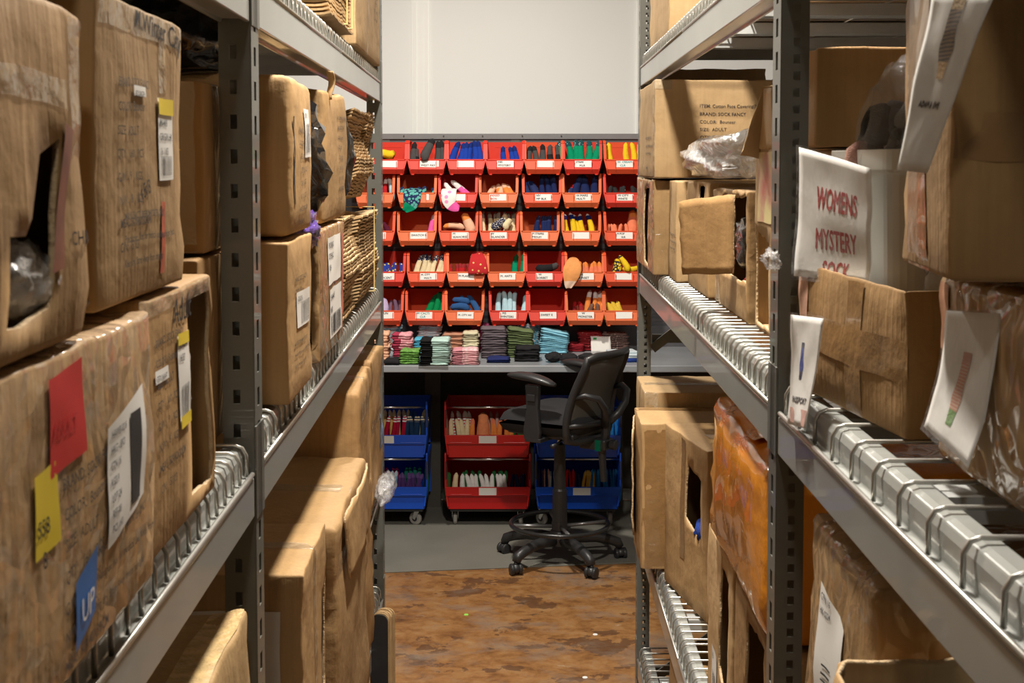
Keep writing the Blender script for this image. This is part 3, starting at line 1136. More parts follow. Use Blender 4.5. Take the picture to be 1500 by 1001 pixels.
HOLD = {
    (0, 0): "at the end of the top row, half hidden by the slotted post", (0, 1): "with flat folded yellow socks, top row beside the post", (0, 2): "with black and grey socks and the WEST PAY card", (0, 3): "with royal blue socks over a blank card, top row",
    (0, 4): "with three royal blue socks and the MYSTERY card", (0, 5): "with grey socks over a blank card, top row", (0, 6): "brimming with green socks, top row", (0, 7): "with yellow socks, top row by the tall carton",
    (1, 1): "with pale blue and red socks, second row beside the post", (1, 2): "with a green patterned sock hanging over its lip", (1, 3): "with pink and white socks, one hanging over its lip", (1, 4): "with peach and orange socks and red-lettered card",
    (1, 5): "with navy socks and the MP BLK card", (1, 6): "with navy socks and the MULTI card, second row", (1, 7): "with black dotted socks and the WHITE card",
    (2, 1): "with maroon socks, third row beside the post", (2, 2): "with one pink sock and the SWATCH B card", (2, 3): "with peach socks and the SEAHORSE card", (2, 4): "with dark striped cream-toed socks and the ISLANDER card",
    (2, 5): "with navy socks and the MEDLEY card", (2, 6): "with blue, white and yellow socks, third row", (2, 7): "with coral socks and the M POP card",
    (3, 1): "with low blue and yellow socks and the MIDCENT card", (3, 2): "with cream-toed dark patterned socks, fourth row", (3, 3): "with red socks and the M PLAID card", (3, 4): "with two green socks and the M. ANTS card",
    (3, 5): "with one black sock and the SORBET card", (3, 6): "with an orange sock draped over it, SUNSET card", (3, 7): "with yellow and black socks, fourth row",
    (4, 1): "with lilac and purple socks, bottom row beside the post", (4, 2): "with green socks and a teal-lettered card, bottom row", (4, 3): "with denim blue socks, bottom row", (4, 4): "with pale blue socks, bottom row",
    (4, 5): "standing empty with the SWEET E card", (4, 6): "with orange and white socks and the MONSTER card", (4, 7): "with low yellow socks, bottom row"}
INKS = [M_BLACKINK, M_REDINK, M_TEALINK]
BINPOS = {}


def lip_pt(u, v):
    """a point on the sloping front label face, u across, v up from its lower edge"""
    k = v / 0.055
    return Vector((u, -0.27 + 0.018 * k - 0.0018, 0.026 + 0.052 * k))


for r_, row in enumerate(ROWS):
    for c_, px in enumerate(row):
        if px is None:
            continue
        tint = TINT[r_][c_]
        me, rim, hk = BIN_ME[tint]
        x = (px - CX0) * 7.5 / F
        t = thing("storage_bin", "red bin " + HOLD[(r_, c_)], "bin", (x, BIN_Y, ROWZ[r_]), rnd.uniform(-0.012, 0.012), "red bins on the louvred panel")
        BINPOS[(r_, c_)] = t.location.copy()
        bo = add_obj("bin_body", me, t)
        so = bo.modifiers.new("Wall", "SOLIDIFY")
        so.thickness = 0.0032
        so.offset = -1
        if "rimme" not in rim.__dict__:
            ro = rim.obj("front_rim", M_BREDS[tint], t, bev=0.0015)
            rim.rimme = ro.data
        else:
            bevel(add_obj("front_rim", rim.rimme, t), 0.0015)
        if "hkme" not in hk.__dict__:
            hk.hkme = hk.obj("hanger_lip", M_BREDS[tint], t).data
        else:
            add_obj("hanger_lip", hk.hkme, t)
        cd = CARD.get((r_, c_), None)
        if cd is not None:
            dx = rnd.uniform(-0.006, 0.012)
            a = rnd.uniform(-0.03, 0.03)
            q = [(-0.046, 0.012), (0.046, 0.012), (0.046, 0.055), (-0.046, 0.055)]
            rotp = lambda p: (p[0] * math.cos(a) - p[1] * math.sin(a) + dx, p[0] * math.sin(a) + p[1] * math.cos(a))
            co = MB()
            co.add([lip_pt(*rotp(p)) for p in q] + [lip_pt(*rotp(p)) + Vector((0, 0.0012, -0.0003)) for p in q], [(0, 1, 2, 3), (7, 6, 5, 4), (0, 4, 5, 1), (1, 5, 6, 2), (2, 6, 7, 3), (3, 7, 4, 0)])
            cobj = co.obj("label_card", M_PAPER, t)
            if cd[0]:
                lm = MB()
                sz = 0.017 if max(len(z) for z in cd[0]) < 9 else 0.0145
                for i, tx in enumerate(cd[0]):
                    if not tx.strip():
                        continue
                    vs, fs, w = text_geo(tx, sz, 0.0)
                    sc_ = min(1.0, 0.084 / w)
                    y0 = 0.036 - i * 0.019 if len(cd[0]) > 1 else 0.027
                    for dd in (0.0, 0.0009):
                        lm.add([lip_pt(*rotp((-0.041 + vx * sc_ + dd, y0 + vy + dd * 0.6))) + Vector((0, -0.0008 - dd * 0.1, -0.0002)) for vx, vy in vs], fs)
                if lm.v:
                    lm.obj("lettering", INKS[cd[1]], cobj, recalc=False)
        if (r_, c_) in ((0, 2), (1, 2)):
            q = [lip_pt(0.052, 0.015), lip_pt(0.066, 0.015), lip_pt(0.066, 0.053), lip_pt(0.052, 0.053)]
            z = MB()
            z.add(q + [p + Vector((0, 0.001, 0)) for p in q], [(0, 1, 2, 3), (7, 6, 5, 4), (0, 4, 5, 1), (1, 5, 6, 2), (2, 6, 7, 3), (3, 7, 4, 0)])
            z.obj("small_tag", M_PAPER, t)

# ------------------------------------------------------------------ rolled socks
_sock = {}


def sock_mesh(colA, colB=None, L=0.15, rad=0.0185, cut=0.6, var=0, flatn=0.75, colC=None):
    """rolled sock: a soft tapering roll with a spiral crease at the toe; colour A below, B above"""
    cut = min(0.92, cut + 0.11)
    key = (id(colA) if not isinstance(colA, tuple) else colA, id(colB) if not isinstance(colB, tuple) else colB, L, rad, cut, var, flatn, id(colC))
    if key in _sock:
        return _sock[key]
    mats = [c if isinstance(c, bpy.types.Material) else fabric(c) for c in (colA, colB or colA, colC or colB or colA)]
    nj, ni = 14, 12
    vs, fs, mi = [], [], []
    rr = random.Random(var * 17 + 3)
    bend = rr.uniform(-0.012, 0.012)
    for i in range(ni + 1):
        t = i / ni
        pr = max(0.02, min(1.0, math.sin(math.pi * min(t * 1.9 + 0.12, 0.5)))) if t < 0.25 else 1.0 - 0.32 * ((t - 0.25) / 0.75)
        if t > 0.9:
            pr *= math.sqrt(max(0.05, 1 - ((t - 0.9) / 0.105) ** 2))
        if i == 0:
            pr = 0.05
        for j in range(nj):
            a = 2 * math.pi * j / nj
            rj = rad * pr * (1 + 0.1 * noise.noise(Vector((math.cos(a) * 1.3, math.sin(a) * 1.3, t * 4 + var * 5.1))) - (0.22 if j == 3 + var % 3 else 0) - (0.12 if j == 8 else 0))
            vs.append((rj * math.cos(a) + bend * math.sin(math.pi * t), rj * math.sin(a) * flatn, t * L))
    for i in range(ni):
        for j in range(nj):
            fs.append((i * nj + j, i * nj + (j + 1) % nj, (i + 1) * nj + (j + 1) % nj, (i + 1) * nj + j))
            t = (i + 0.5) / ni
            mi.append(0 if t < cut else (1 if (colC is None or t < cut + 0.22) else 2))
    fs.append(tuple(range(nj - 1, -1, -1)))
    mi.append(0)
    fs.append(tuple(ni * nj + j for j in range(nj)))
    mi.append(2)
    me = mesh_data("rolled_sock", vs, fs, mats, mi, True)
    _sock[key] = me
    return me


def put_sock(me, p, tiltx, tilty, spin, label, group, name="rolled_sock", cat="sock"):
    """stand a sock on p; tiltx leans its top away from the viewer, tilty sideways"""
    o = add_obj(name, me)
    M = Matrix.Rotation(tilty, 4, "Y") @ Matrix.Rotation(-tiltx, 4, "X") @ Matrix.Rotation(spin, 4, "Z")
    o.matrix_world = Matrix.Translation(p) @ M
    tag(o, label, cat, group)
    return o


def fill_bin(rc, me_list, xs, label, y=-0.217, z=0.006, tx=0.32, ty=0.0, jit=0.12, lift=0.0):
    b = BINPOS[rc]
    g = "rolled socks in one red bin: " + label
    for i, x in enumerate(xs):
        me = me_list[i % len(me_list)]
        put_sock(me, (b.x + x, b.y + y + rnd.uniform(-0.006, 0.006), b.z + z + 0.012 + lift + rnd.uniform(0, 0.006)), tx + rnd.uniform(-0.1, 0.1), (ty if not callable(ty) else ty(i)) + rnd.uniform(-jit, jit), rnd.uniform(-0.5, 0.5), label, g[:60])


def spread_x(n, a, b):
    return [a + (b - a) * (i / max(1, n - 1)) for i in range(n)]


BLK, GRY, ROY, ROY2 = (0.018, 0.018, 0.02), (0.075, 0.07, 0.07), (0.012, 0.05, 0.36), (0.008, 0.025, 0.17)
NAVY, YEL, GRN, MINT = (0.012, 0.022, 0.095), (0.85, 0.58, 0.02), (0.0, 0.27, 0.13), (0.52, 0.72, 0.66)
ORG, PEA, CRM, PINK = (0.85, 0.27, 0.06), (0.85, 0.5, 0.33), (0.8, 0.68, 0.42), (0.85, 0.12, 0.42)
WHT, RED_, LBL, CYA = (0.82, 0.8, 0.78), (0.5, 0.015, 0.02), (0.5, 0.74, 0.82), (0.12, 0.55, 0.78)
DEN, OLV, MAU, LIL = (0.03, 0.1, 0.27), (0.15, 0.2, 0.09), (0.17, 0.14, 0.16), (0.6, 0.5, 0.75)
CORAL, PUR, BRN = (0.85, 0.24, 0.12), (0.09, 0.03, 0.17), (0.2, 0.1, 0.07)
D_GRN = dotted("green_dotted_knit", (0.005, 0.06, 0.07), (0.55, 0.65, 0.6), 90, 0.22)
D_NAVY = dotted("navy_fleck_knit", NAVY, (0.7, 0.65, 0.6), 70, 0.1)
D_PAT = dotted("navy_cream_pattern_knit", (0.01, 0.015, 0.05), (0.7, 0.66, 0.6), 130, 0.34)
D_BLKDOT = dotted("black_dotted_knit", BLK, (0.7, 0.7, 0.7), 80, 0.16)
S_DARK = striped("dark_striped_knit", (0.015, 0.015, 0.03), (0.45, 0.38, 0.28), 40, "X")
S_PAT = dotted("green_floral_knit", (0.008, 0.02, 0.09), (0.1, 0.42, 0.36), 55, 0.48)
D_WPINK = dotted("white_pink_spot_knit", (0.8, 0.78, 0.75), (0.85, 0.3, 0.55), 26, 0.3)
D_TIE = dotted("tie_dye_knit", (0.78, 0.76, 0.78), (0.8, 0.4, 0.5), 38, 0.3)
D_TIEB = dotted("blue_tie_dye_knit", (0.74, 0.8, 0.84), (0.15, 0.5, 0.68), 38, 0.36)
D_RED = dotted("red_fleck_knit", (0.28, 0.01, 0.015), (0.5, 0.25, 0.22), 75, 0.2)
D_YB = dotted("blue_yellow_knit", (0.015, 0.04, 0.3), (0.8, 0.6, 0.04), 60, 0.3)
D_YK = dotted("black_yellow_knit", BLK, (0.75, 0.55, 0.03), 75, 0.45)
D_BRN = dotted("brown_fleck_knit", (0.16, 0.09, 0.08), (0.45, 0.36, 0.32), 80, 0.3)


def variants(a, b=None, n=3, **k):
    return [sock_mesh(a, b, var=i, **k) for i in range(n)]


def flat_mesh(w, l, t, mat, var=0, matB=None):
    """folded flat sock: soft wavy slab with rounded rim; optional second colour on one half"""
    nu, nv = 10, 8
    mats = [mat if isinstance(mat, bpy.types.Material) else fabric(mat)]
    if matB is not None:
        mats.append(matB if isinstance(matB, bpy.types.Material) else fabric(matB))
    vs, fs, mi = [], [], []
    for sgn in (1, -1):
        for j in range(nv + 1):
            for i in range(nu + 1):
                u, v = i / nu * 2 - 1, j / nv * 2 - 1
                e = max(abs(u), abs(v))
                th = t / 2 * (math.sqrt(max(0, 1 - max(0, (e - 0.8) / 0.2) ** 2)))
                wv = t * 0.4 * noise.noise(Vector((u * 1.7 + var * 3.1, v * 1.7, var)))
                k = 1 + 0.05 * noise.noise(Vector((u * 2, v * 2, var * 2.3)))
                vs.append((u * w / 2 * k, v * l / 2 * k, t / 2 + wv + sgn * th))
    n = (nu + 1) * (nv + 1)
    for s_ in (0, 1):
        for j in range(nv):
            for i in range(nu):
                q = [s_ * n + j * (nu + 1) + i, s_ * n + j * (nu + 1) + i + 1, s_ * n + (j + 1) * (nu + 1) + i + 1, s_ * n + (j + 1) * (nu + 1) + i]
                fs.append(q if s_ == 0 else q[::-1])
                mi.append(1 if (matB is not None and i < nu * 0.36) else 0)
    me = mesh_data("folded_sock", vs, fs, mats, mi, True)
    bm = bmesh.new()
    bm.from_mesh(me)
    bmesh.ops.remove_doubles(bm, verts=bm.verts, dist=1e-4)
    bm.to_mesh(me)
    bm.free()
    return me


def draped(name, label, cat, rc, pts, widths, mat, thick=0.006, toe=None):
    """a flat sock hanging over a bin's lip, following a path in the bin's own (x, y, z); toe = colour of its last third"""
    b = BINPOS[rc]
    vs, fs, mi = [], [], []
    n = len(pts)
    m_ = 6
    for i, (p, w) in enumerate(zip(pts, widths)):
        p = Vector(p) + b
        d = Vector(pts[min(i + 1, n - 1)]) - Vector(pts[max(i - 1, 0)])
        sd = Vector((d.z, 0, -d.x))
        sd = sd.normalized() if sd.length > 1e-5 else Vector((1, 0, 0))
        if abs(d.x) < 0.3 * abs(d.z) + 0.3 * abs(d.y):
            sd = Vector((1, 0, 0))
        if sd.x < 0:
            sd = -sd
        for j in range(m_ + 1):
            t = j / m_ * 2 - 1
            q = p + sd * (t * w / 2) + Vector((0, 0.003 * math.sin(3 * t + i), 0.002 * math.cos(2 * t)))
            vs.append(q)
    for i in range(n - 1):
        for j in range(m_):
            fs.append((i * (m_ + 1) + j, i * (m_ + 1) + j + 1, (i + 1) * (m_ + 1) + j + 1, (i + 1) * (m_ + 1) + j))
            mi.append(1 if toe is not None and i >= n - 2 - n // 5 else 0)
    ms_ = [mat if isinstance(mat, bpy.types.Material) else fabric(mat)]
    if toe is not None:
        ms_.append(fabric(toe))
    o = add_obj(name, mesh_data(name, vs, fs, ms_, mi, True))
    s_ = o.modifiers.new("Cloth", "SOLIDIFY")
    s_.thickness = thick
    s_.offset = 0
    ss = o.modifiers.new("Soft", "SUBSURF")
    ss.levels = ss.render_levels = 2
    return tag(o, label, cat)


# top row
for i in range(2):
    f = add_obj("folded_sock", flat_mesh(0.12, 0.1, 0.028, YEL, i), None, BINPOS[(0, 1)] + Vector((-0.035, -0.15, 0.02 + 0.032 * i)))
    tag(f, "flat folded yellow sock in the bin beside the post, " + ("under another" if i == 0 else "middle of three"), "sock", "flat yellow socks")
f = add_obj("folded_sock", flat_mesh(0.13, 0.11, 0.04, YEL, 4), None, BINPOS[(0, 1)] + Vector((-0.03, -0.16, 0.088)))
tag(f, "plump folded yellow sock topping its pile in the bin beside the post", "sock", "flat yellow socks")
fill_bin((0, 2), variants(GRY, BLK, rad=0.021, L=0.165), [-0.075, 0.045, 0.075], "grey-heeled black sock in the WEST PAY bin", tx=0.25)
fill_bin((0, 2), variants(BLK, GRY, rad=0.021, L=0.13, cut=0.5), [-0.05], "short black sock with grey cuff in the WEST PAY bin", lift=0.0, ty=0.0)
fill_bin((0, 2), [sock_mesh(GRY, BLK, rad=0.027, L=0.15, var=5)], [-0.02], "thick grey-toed black sock leaning across the WEST PAY card", y=-0.27, lift=0.055, tx=0.5, ty=0.42, jit=0)
fill_bin((0, 3), variants(ROY, ROY2, rad=0.0215, L=0.155), spread_x(6, -0.084, 0.075), "royal blue rolled sock above the blank card in the top row", ty=lambda i: 0.34 - 0.08 * i, jit=0.04, lift=0.012)
fill_bin((0, 4), variants(ROY, ROY2, rad=0.0175, L=0.14), [0.005, 0.036, 0.067], "royal blue rolled sock in the MYSTERY bin", ty=-0.1, jit=0.05)
fill_bin((0, 5), variants(GRY, BLK, rad=0.0205, L=0.14), [-0.078, -0.046, -0.012], "grey sock with black cuff in the top-row bin, its three together", lift=0.005)
fill_bin((0, 5), variants(BLK, GRY, rad=0.0205, L=0.14, cut=0.5), [0.045, 0.076], "dark sock with grey cuff at the bin's end in the top row", lift=0.005)
fill_bin((0, 6), variants(GRN, D_GRN, rad=0.0225, L=0.165, cut=0.66), spread_x(7, -0.082, 0.084), "green rolled sock with white-dotted dark cuff in the top row", ty=lambda i: -0.3 + 0.1 * i, jit=0.08, lift=0.014)
fill_bin((0, 7), variants(YEL, None, rad=0.021, L=0.15), [-0.065], "lone yellow sock standing apart in the bin by the tall carton", ty=-0.2, lift=0.01)
fill_bin((0, 7), variants(YEL, None, rad=0.0185, L=0.15), [0.026, 0.055, 0.083], "yellow rolled sock in the row of three by the tall carton", lift=0.01)
# second row
fill_bin((1, 1), variants(LBL, WHT, rad=0.017, L=0.15), [0.02, 0.085], "pale blue sock in the second-row bin beside the post")
fill_bin((1, 1), variants(RED_, WHT, rad=0.015, L=0.15), [0.053], "red sock between pale blue ones beside the post")
fill_bin((1, 2), variants(S_PAT, None, rad=0.018, L=0.095), spread_x(5, -0.075, 0.078), "low dark green sock behind the hanging patterned sock")
draped("hanging_sock", "green and navy patterned sock hanging over a bin's lip", "sock", (1, 2),
       [(-0.02, -0.2, 0.1), (-0.022, -0.235, 0.1), (-0.022, -0.268, 0.088), (-0.022, -0.284, 0.06), (-0.024, -0.286, 0.03), (-0.03, -0.287, 0.012), (-0.055, -0.287, -0.006), (-0.066, -0.287, -0.022)],
       [0.1, 0.1, 0.1, 0.098, 0.09, 0.078, 0.05, 0.028], S_PAT, toe=GRN)
fill_bin((1, 3), variants(PINK, WHT, rad=0.019, L=0.15, cut=0.5), [0.025, 0.055, 0.082], "pink-toed white sock lying aslant in its bin", tx=0.15, ty=-0.75, jit=0.05, lift=0.01)
draped("hanging_sock", "white pink-toed spotted sock hanging over a bin's lip", "sock", (1, 3),
       [(-0.045, -0.2, 0.1), (-0.05, -0.24, 0.1), (-0.052, -0.272, 0.086), (-0.052, -0.284, 0.06), (-0.05, -0.286, 0.03), (-0.04, -0.288, 0.012), (-0.01, -0.288, -0.002), (0.008, -0.288, -0.006)],
       [0.085, 0.085, 0.085, 0.085, 0.082, 0.068, 0.05, 0.03], D_WPINK, toe=PINK)
fill_bin((1, 4), variants(PEA, None, rad=0.021, L=0.12), [-0.065, -0.03, 0.0], "peach rolled sock in the red-lettered bin", tx=0.5, ty=0.45, jit=0.06)
fill_bin((1, 4), variants(ORG, PEA, rad=0.021, L=0.12, cut=0.6), [0.02, 0.05, 0.078], "orange rolled sock in the red-lettered bin", tx=0.4, ty=-0.3)
fill_bin((1, 5), variants(D_NAVY, NAVY, rad=0.026, L=0.13), [-0.06, -0.025], "plump navy flecked sock in the MP BLK bin", ty=-0.3, lift=0.005)
fill_bin((1, 5), variants(NAVY, D_NAVY, rad=0.0175, L=0.17), [0.01, 0.036, 0.06, 0.083], "slim navy sock standing in the MP BLK bin", ty=-0.06, jit=0.05)
fill_bin((1, 6), variants(NAVY, D_NAVY, rad=0.023, L=0.155), [-0.045, 0.0, 0.022, 0.07], "navy sock in the MULTI bin of the second row", ty=lambda i: (0.3, 0.1, -0.15, 0.12)[i % 4], lift=0.01)
fill_bin((1, 6), variants(D_NAVY, RED_, rad=0.02, L=0.12), [-0.075], "low red-cuffed navy sock in the MULTI bin", ty=0.35)
fill_bin((1, 7), variants(D_BLKDOT, None, rad=0.017, L=0.1), spread_x(6, -0.07, 0.07), "low black sock with white dots in the WHITE bin")
# third row
fill_bin((2, 1), variants((0.1, 0.01, 0.03), None, rad=0.02, L=0.12), [0.045, 0.075], "maroon sock in the third-row bin beside the post", ty=-0.3)
fill_bin((2, 2), variants(PINK, (0.6, 0.45, 0.5), rad=0.018, L=0.15, cut=0.62), [0.072], "single pink sock leaning in the SWATCH B bin", ty=0.15, lift=0.005)
b_ = BINPOS[(2, 3)]
put_sock(sock_mesh(PEA, ORG, rad=0.02, L=0.12, var=1), b_ + Vector((0.035, -0.225, 0.095)), 0.0, -1.52, 0.2, "peach sock lying across the SEAHORSE bin", None)
put_sock(sock_mesh(PEA, ORG, rad=0.03, L=0.13, cut=0.55, var=2), b_ + Vector((0.075, -0.225, 0.06)), 0.3, -0.4, 0.2, "peach and orange sock upright in the SEAHORSE bin", None)
put_sock(sock_mesh(CORAL, None, rad=0.03, L=0.16, var=7), b_ + Vector((0.09, -0.14, 0.035)), 0.0, -1.5, 0.2, "coral sock lying under the peach ones in the SEAHORSE bin", None)
fill_bin((2, 4), variants(CRM, S_DARK, rad=0.0165, L=0.165, cut=0.62), spread_x(7, -0.082, 0.082), "cream-toed striped sock packed in the ISLANDER bin", y=-0.2, jit=0.05, lift=0.004)
fill_bin((2, 4), [sock_mesh(D_PAT, CRM, rad=0.026, L=0.14, cut=0.62, var=3)], [-0.04], "patterned sock with cream cuff lying over the ISLANDER socks", y=-0.262, lift=0.07, tx=0.7, ty=0.85, jit=0)
fill_bin((2, 4), [sock_mesh(CRM, None, rad=0.022, L=0.08, var=4)], [0.03], "short cream sock lying over the ISLANDER socks", y=-0.262, lift=0.07, tx=0.7, ty=0.6, jit=0)
fill_bin((2, 5), variants(NAVY, D_NAVY, rad=0.0175, L=0.15), spread_x(5, -0.018, 0.08), "navy sock with red and white flecks in the MEDLEY bin", ty=0.06, jit=0.06)
fill_bin((2, 6), variants(YEL, ROY2, rad=0.0185, L=0.155, cut=0.62, colC=WHT), [-0.07, -0.04, -0.01, 0.022, 0.06], "yellow, blue and white banded sock in the third row", ty=-0.16, jit=0.06, lift=0.006)
fill_bin((2, 7), variants(CORAL, None, rad=0.015, L=0.1), spread_x(6, -0.085, 0.03), "low coral sock in the M POP bin")
fill_bin((2, 7), [sock_mesh(CORAL, ORG, rad=0.032, L=0.18, var=2)], [0.04], "tall coral sock standing in the M POP bin", ty=0.12, jit=0, lift=0.005)
# fourth row
fill_bin((3, 1), variants(D_YB, None, rad=0.019, L=0.11), spread_x(5, -0.06, 0.075), "low blue and yellow sock in the MIDCENT bin")
fill_bin((3, 2), variants(CRM, D_PAT, rad=0.019, L=0.155, cut=0.6), [-0.07, -0.042, -0.012, 0.018, 0.045], "cream-toed dark patterned sock, packed in the fourth row", ty=0.26, jit=0.06, lift=0.008)
fill_bin((3, 2), variants(CRM, D_PAT, rad=0.018, L=0.155, cut=0.6), [0.078], "cream-toed patterned sock standing apart in the fourth row", ty=0.1, lift=0.006)
fill_bin((3, 3), variants(RED_, D_RED, rad=0.0165, L=0.105), spread_x(6, -0.08, 0.03), "low red sock in the M PLAID bin")
draped("folded_sock", "big red sock with yellow flecks slumped over the M PLAID bin", "sock", (3, 3),
       [(0.06, -0.16, 0.17), (0.062, -0.2, 0.178), (0.065, -0.245, 0.16), (0.068, -0.27, 0.125), (0.068, -0.277, 0.09), (0.066, -0.278, 0.066)],
       [0.03, 0.06, 0.085, 0.1, 0.115, 0.11], dotted("red_yellow_fleck_knit", RED_, (0.75, 0.5, 0.15), 30, 0.16), thick=0.02)
fill_bin((3, 4), variants(GRN, (0.01, 0.12, 0.04), rad=0.02, L=0.16), [0.048, 0.08], "green sock with dark cuff in the M. ANTS bin", ty=0.1, jit=0.04)
put_sock(sock_mesh(BLK, GRY, rad=0.026, L=0.13, var=3), BINPOS[(3, 5)] + Vector((-0.05, -0.225, 0.095)), -0.1, 1.4, 0.3, "single black sock lying in the SORBET bin", None)
put_sock(sock_mesh(BLK, None, rad=0.03, L=0.16, var=4), BINPOS[(3, 5)] + Vector((-0.07, -0.2, 0.035)), 0, 1.5, 0.3, "black sock at the bottom of the SORBET bin", None)
fill_bin((3, 6), variants(CORAL, ORG, rad=0.0165, L=0.115), spread_x(6, -0.03, 0.085), "low coral sock behind the draped orange sock")
draped("hanging_sock", "orange pale-toed sock draped over the corner of the SUNSET bin", "sock", (3, 6),
       [(-0.062, -0.2, 0.155), (-0.062, -0.236, 0.15), (-0.066, -0.27, 0.125), (-0.07, -0.287, 0.095), (-0.074, -0.291, 0.06), (-0.08, -0.292, 0.03), (-0.088, -0.292, 0.006), (-0.09, -0.292, -0.01)],
       [0.03, 0.06, 0.09, 0.108, 0.095, 0.07, 0.05, 0.03], (0.85, 0.36, 0.12), toe=(0.85, 0.6, 0.45))
fill_bin((3, 7), [sock_mesh(D_YK, YEL, rad=0.028, L=0.12, cut=0.7, var=1)], [-0.05], "black and yellow sock balled in the fourth-row bin", ty=0.2, jit=0, lift=0.015)
put_sock(sock_mesh(YEL, D_YK, rad=0.018, L=0.11, var=2, cut=0.75), BINPOS[(3, 7)] + Vector((0.03, -0.27, 0.085)), 0.5, -0.55, 0, "yellow sock slanting over the fourth-row bin's lip", None)
put_sock(sock_mesh(YEL, D_YK, rad=0.017, L=0.1, var=1, cut=0.75), BINPOS[(3, 7)] + Vector((-0.005, -0.235, 0.095)), 0, 1.45, 0, "yellow sock lying level in the fourth-row bin", None)
# bottom row
fill_bin((4, 1), [sock_mesh(LIL, None, rad=0.032, L=0.11, var=1)], [-0.01], "plump lilac sock in the bottom-row bin beside the post", lift=0.02)
fill_bin((4, 1), variants((0.18, 0.1, 0.16), None, rad=0.015, L=0.12), [0.035, 0.06, 0.085], "purple-brown sock in the bottom-row bin beside the post")
fill_bin((4, 2), variants((0.0, 0.24, 0.07), (0.004, 0.1, 0.03), rad=0.021, L=0.165), [0.0, 0.03, 0.055, 0.078], "bright green sock above the teal-lettered card", ty=lambda i: 0.42 - 0.13 * i, jit=0.03)
b_ = BINPOS[(4, 3)]
put_sock(sock_mesh(DEN, None, rad=0.022, L=0.11, var=1), b_ + Vector((0.03, -0.245, 0.09)), 0, -1.5, 0, "denim blue sock lying lowest across its bin", None)
put_sock(sock_mesh(DEN, None, rad=0.02, L=0.1, var=2), b_ + Vector((0.03, -0.225, 0.122)), -0.1, -1.4, 0, "denim blue sock lying on another across its bin", None)
fill_bin((4, 3), variants(DEN, None, rad=0.021, L=0.15), [0.05, 0.083], "denim blue sock leaning upright in its bin", ty=-0.5, jit=0.04, lift=0.01)
fill_bin((4, 3), variants((0.02, 0.06, 0.18), None, rad=0.024, L=0.08), [-0.05, -0.01], "denim blue sock in the bottom of its bin", y=-0.15)
fill_bin((4, 4), variants(LBL, None, rad=0.019, L=0.165), [-0.058, -0.03, -0.002, 0.026], "pale blue sock in the bottom-row bin, its four together", ty=0.05, jit=0.06, lift=0.004)
fill_bin((4, 4), [sock_mesh(LBL, None, rad=0.019, L=0.15, var=1)], [0.065], "pale blue sock leaning apart in the bottom-row bin", ty=0.2, jit=0)
fill_bin((4, 6), variants(ORG, WHT, rad=0.0185, L=0.17, cut=0.68), [0.012, 0.036, 0.058, 0.08], "orange sock with white cuff in the MONSTER bin", ty=0.15, jit=0.06, lift=0.005)
fill_bin((4, 6), variants(D_RED, RED_, rad=0.017, L=0.11), [-0.05, -0.025], "dark red sock in the MONSTER bin")
fill_bin((4, 6), variants(BRN, None, rad=0.018, L=0.1), [0.02, 0.055], "brown sock crumpled at the front of the MONSTER bin", y=-0.236, tx=0.1, ty=0.2)
fill_bin((4, 7), variants((0.8, 0.56, 0.06), D_YK, rad=0.02, L=0.115, cut=0.8), [-0.075, -0.048, -0.02, 0.01], "low yellow sock in the bottom-row bin", ty=-0.3)

# ------------------------------------------------------------------ folded socks in stacks on the bench
def stack(px0, px1, yb, n, hpx, mat, label, group, matB=None, lean=0.0, jit=0.006, skew=0.0, bend=0.0, lz=0.0):
    """one pile: pixel span and foot say where on the bench it stands"""
    if yb < 516:
        n = round(n * (hpx + 516 - yb) / hpx)
        hpx += 516 - yb
        yb = 516
    y = (H - BZ) * F / (yb - 241)
    pc = (px0 + px1) / 2
    x = (pc - CX0) * y / F
    w = (px1 - px0) * y / F
    tot = hpx * y / F
    t = tot / n
    l = 0.13
    ms_ = [flat_mesh(w, l, t * 1.25, mat, k + int(px0), matB) for k in range(3)]
    for i in range(n):
        o = add_obj("folded_sock", ms_[i % 3], None, (x + rnd.uniform(-jit, jit) + lean * i * t, y + l / 2 + rnd.uniform(-jit, jit), BZ + 0.001 + lz + i * t), (bend * (i / n), skew * (i / n) + rnd.uniform(-0.02, 0.02), rnd.uniform(-0.06, 0.06)))
        tag(o, label, "sock", group)


GP = "folded socks in one pile: "
stack(545, 569, 530, 9, 40, PEA, "salmon folded sock in the pile hidden partly by the slotted post", GP + "salmon by the post")
stack(555, 587, 508, 7, 27, D_TIEB, "blue and white tie-dye sock in the pile behind the pinks", GP + "blue tie-dye")
stack(573, 603, 530, 11, 38, dotted("pink_fleck_knit", (0.75, 0.33, 0.38), (0.8, 0.5, 0.5), 60, 0.4), "pink folded sock in the pile between salmon and green ones", GP + "pink by the post", (0.45, 0.05, 0.1))
stack(583, 613, 536, 6, 20, dotted("leaf_green_knit", (0.12, 0.3, 0.05), (0.2, 0.42, 0.1), 70, 0.4), "leaf green folded sock in the low pile at the bench edge", GP + "leaf green")
stack(561, 585, 537, 1, 6, BLK, "single flat black sock at the bench edge beside the green pile", GP + "black single")
stack(612, 646, 500, 8, 21, D_TIE, "white and pink tie-dye sock in the tall rear pile", GP + "pink tie-dye")
stack(606, 634, 521, 7, 22, CYA, "bright blue folded sock in the pile behind the mint ones", GP + "bright blue")
stack(614, 658, 538, 12, 38, MINT, "mint sock with black cuff in the front pile", GP + "mint and black", (0.012, 0.012, 0.012), bend=0.05)
stack(646, 681, 519, 9, 28, (0.6, 0.3, 0.19), "salmon-brown folded sock in the pile behind the front pink ones", GP + "salmon-brown")
stack(677, 701, 521, 9, 32, (0.78, 0.72, 0.5), "cream folded sock in the narrow pile beside the grey ones", GP + "cream")
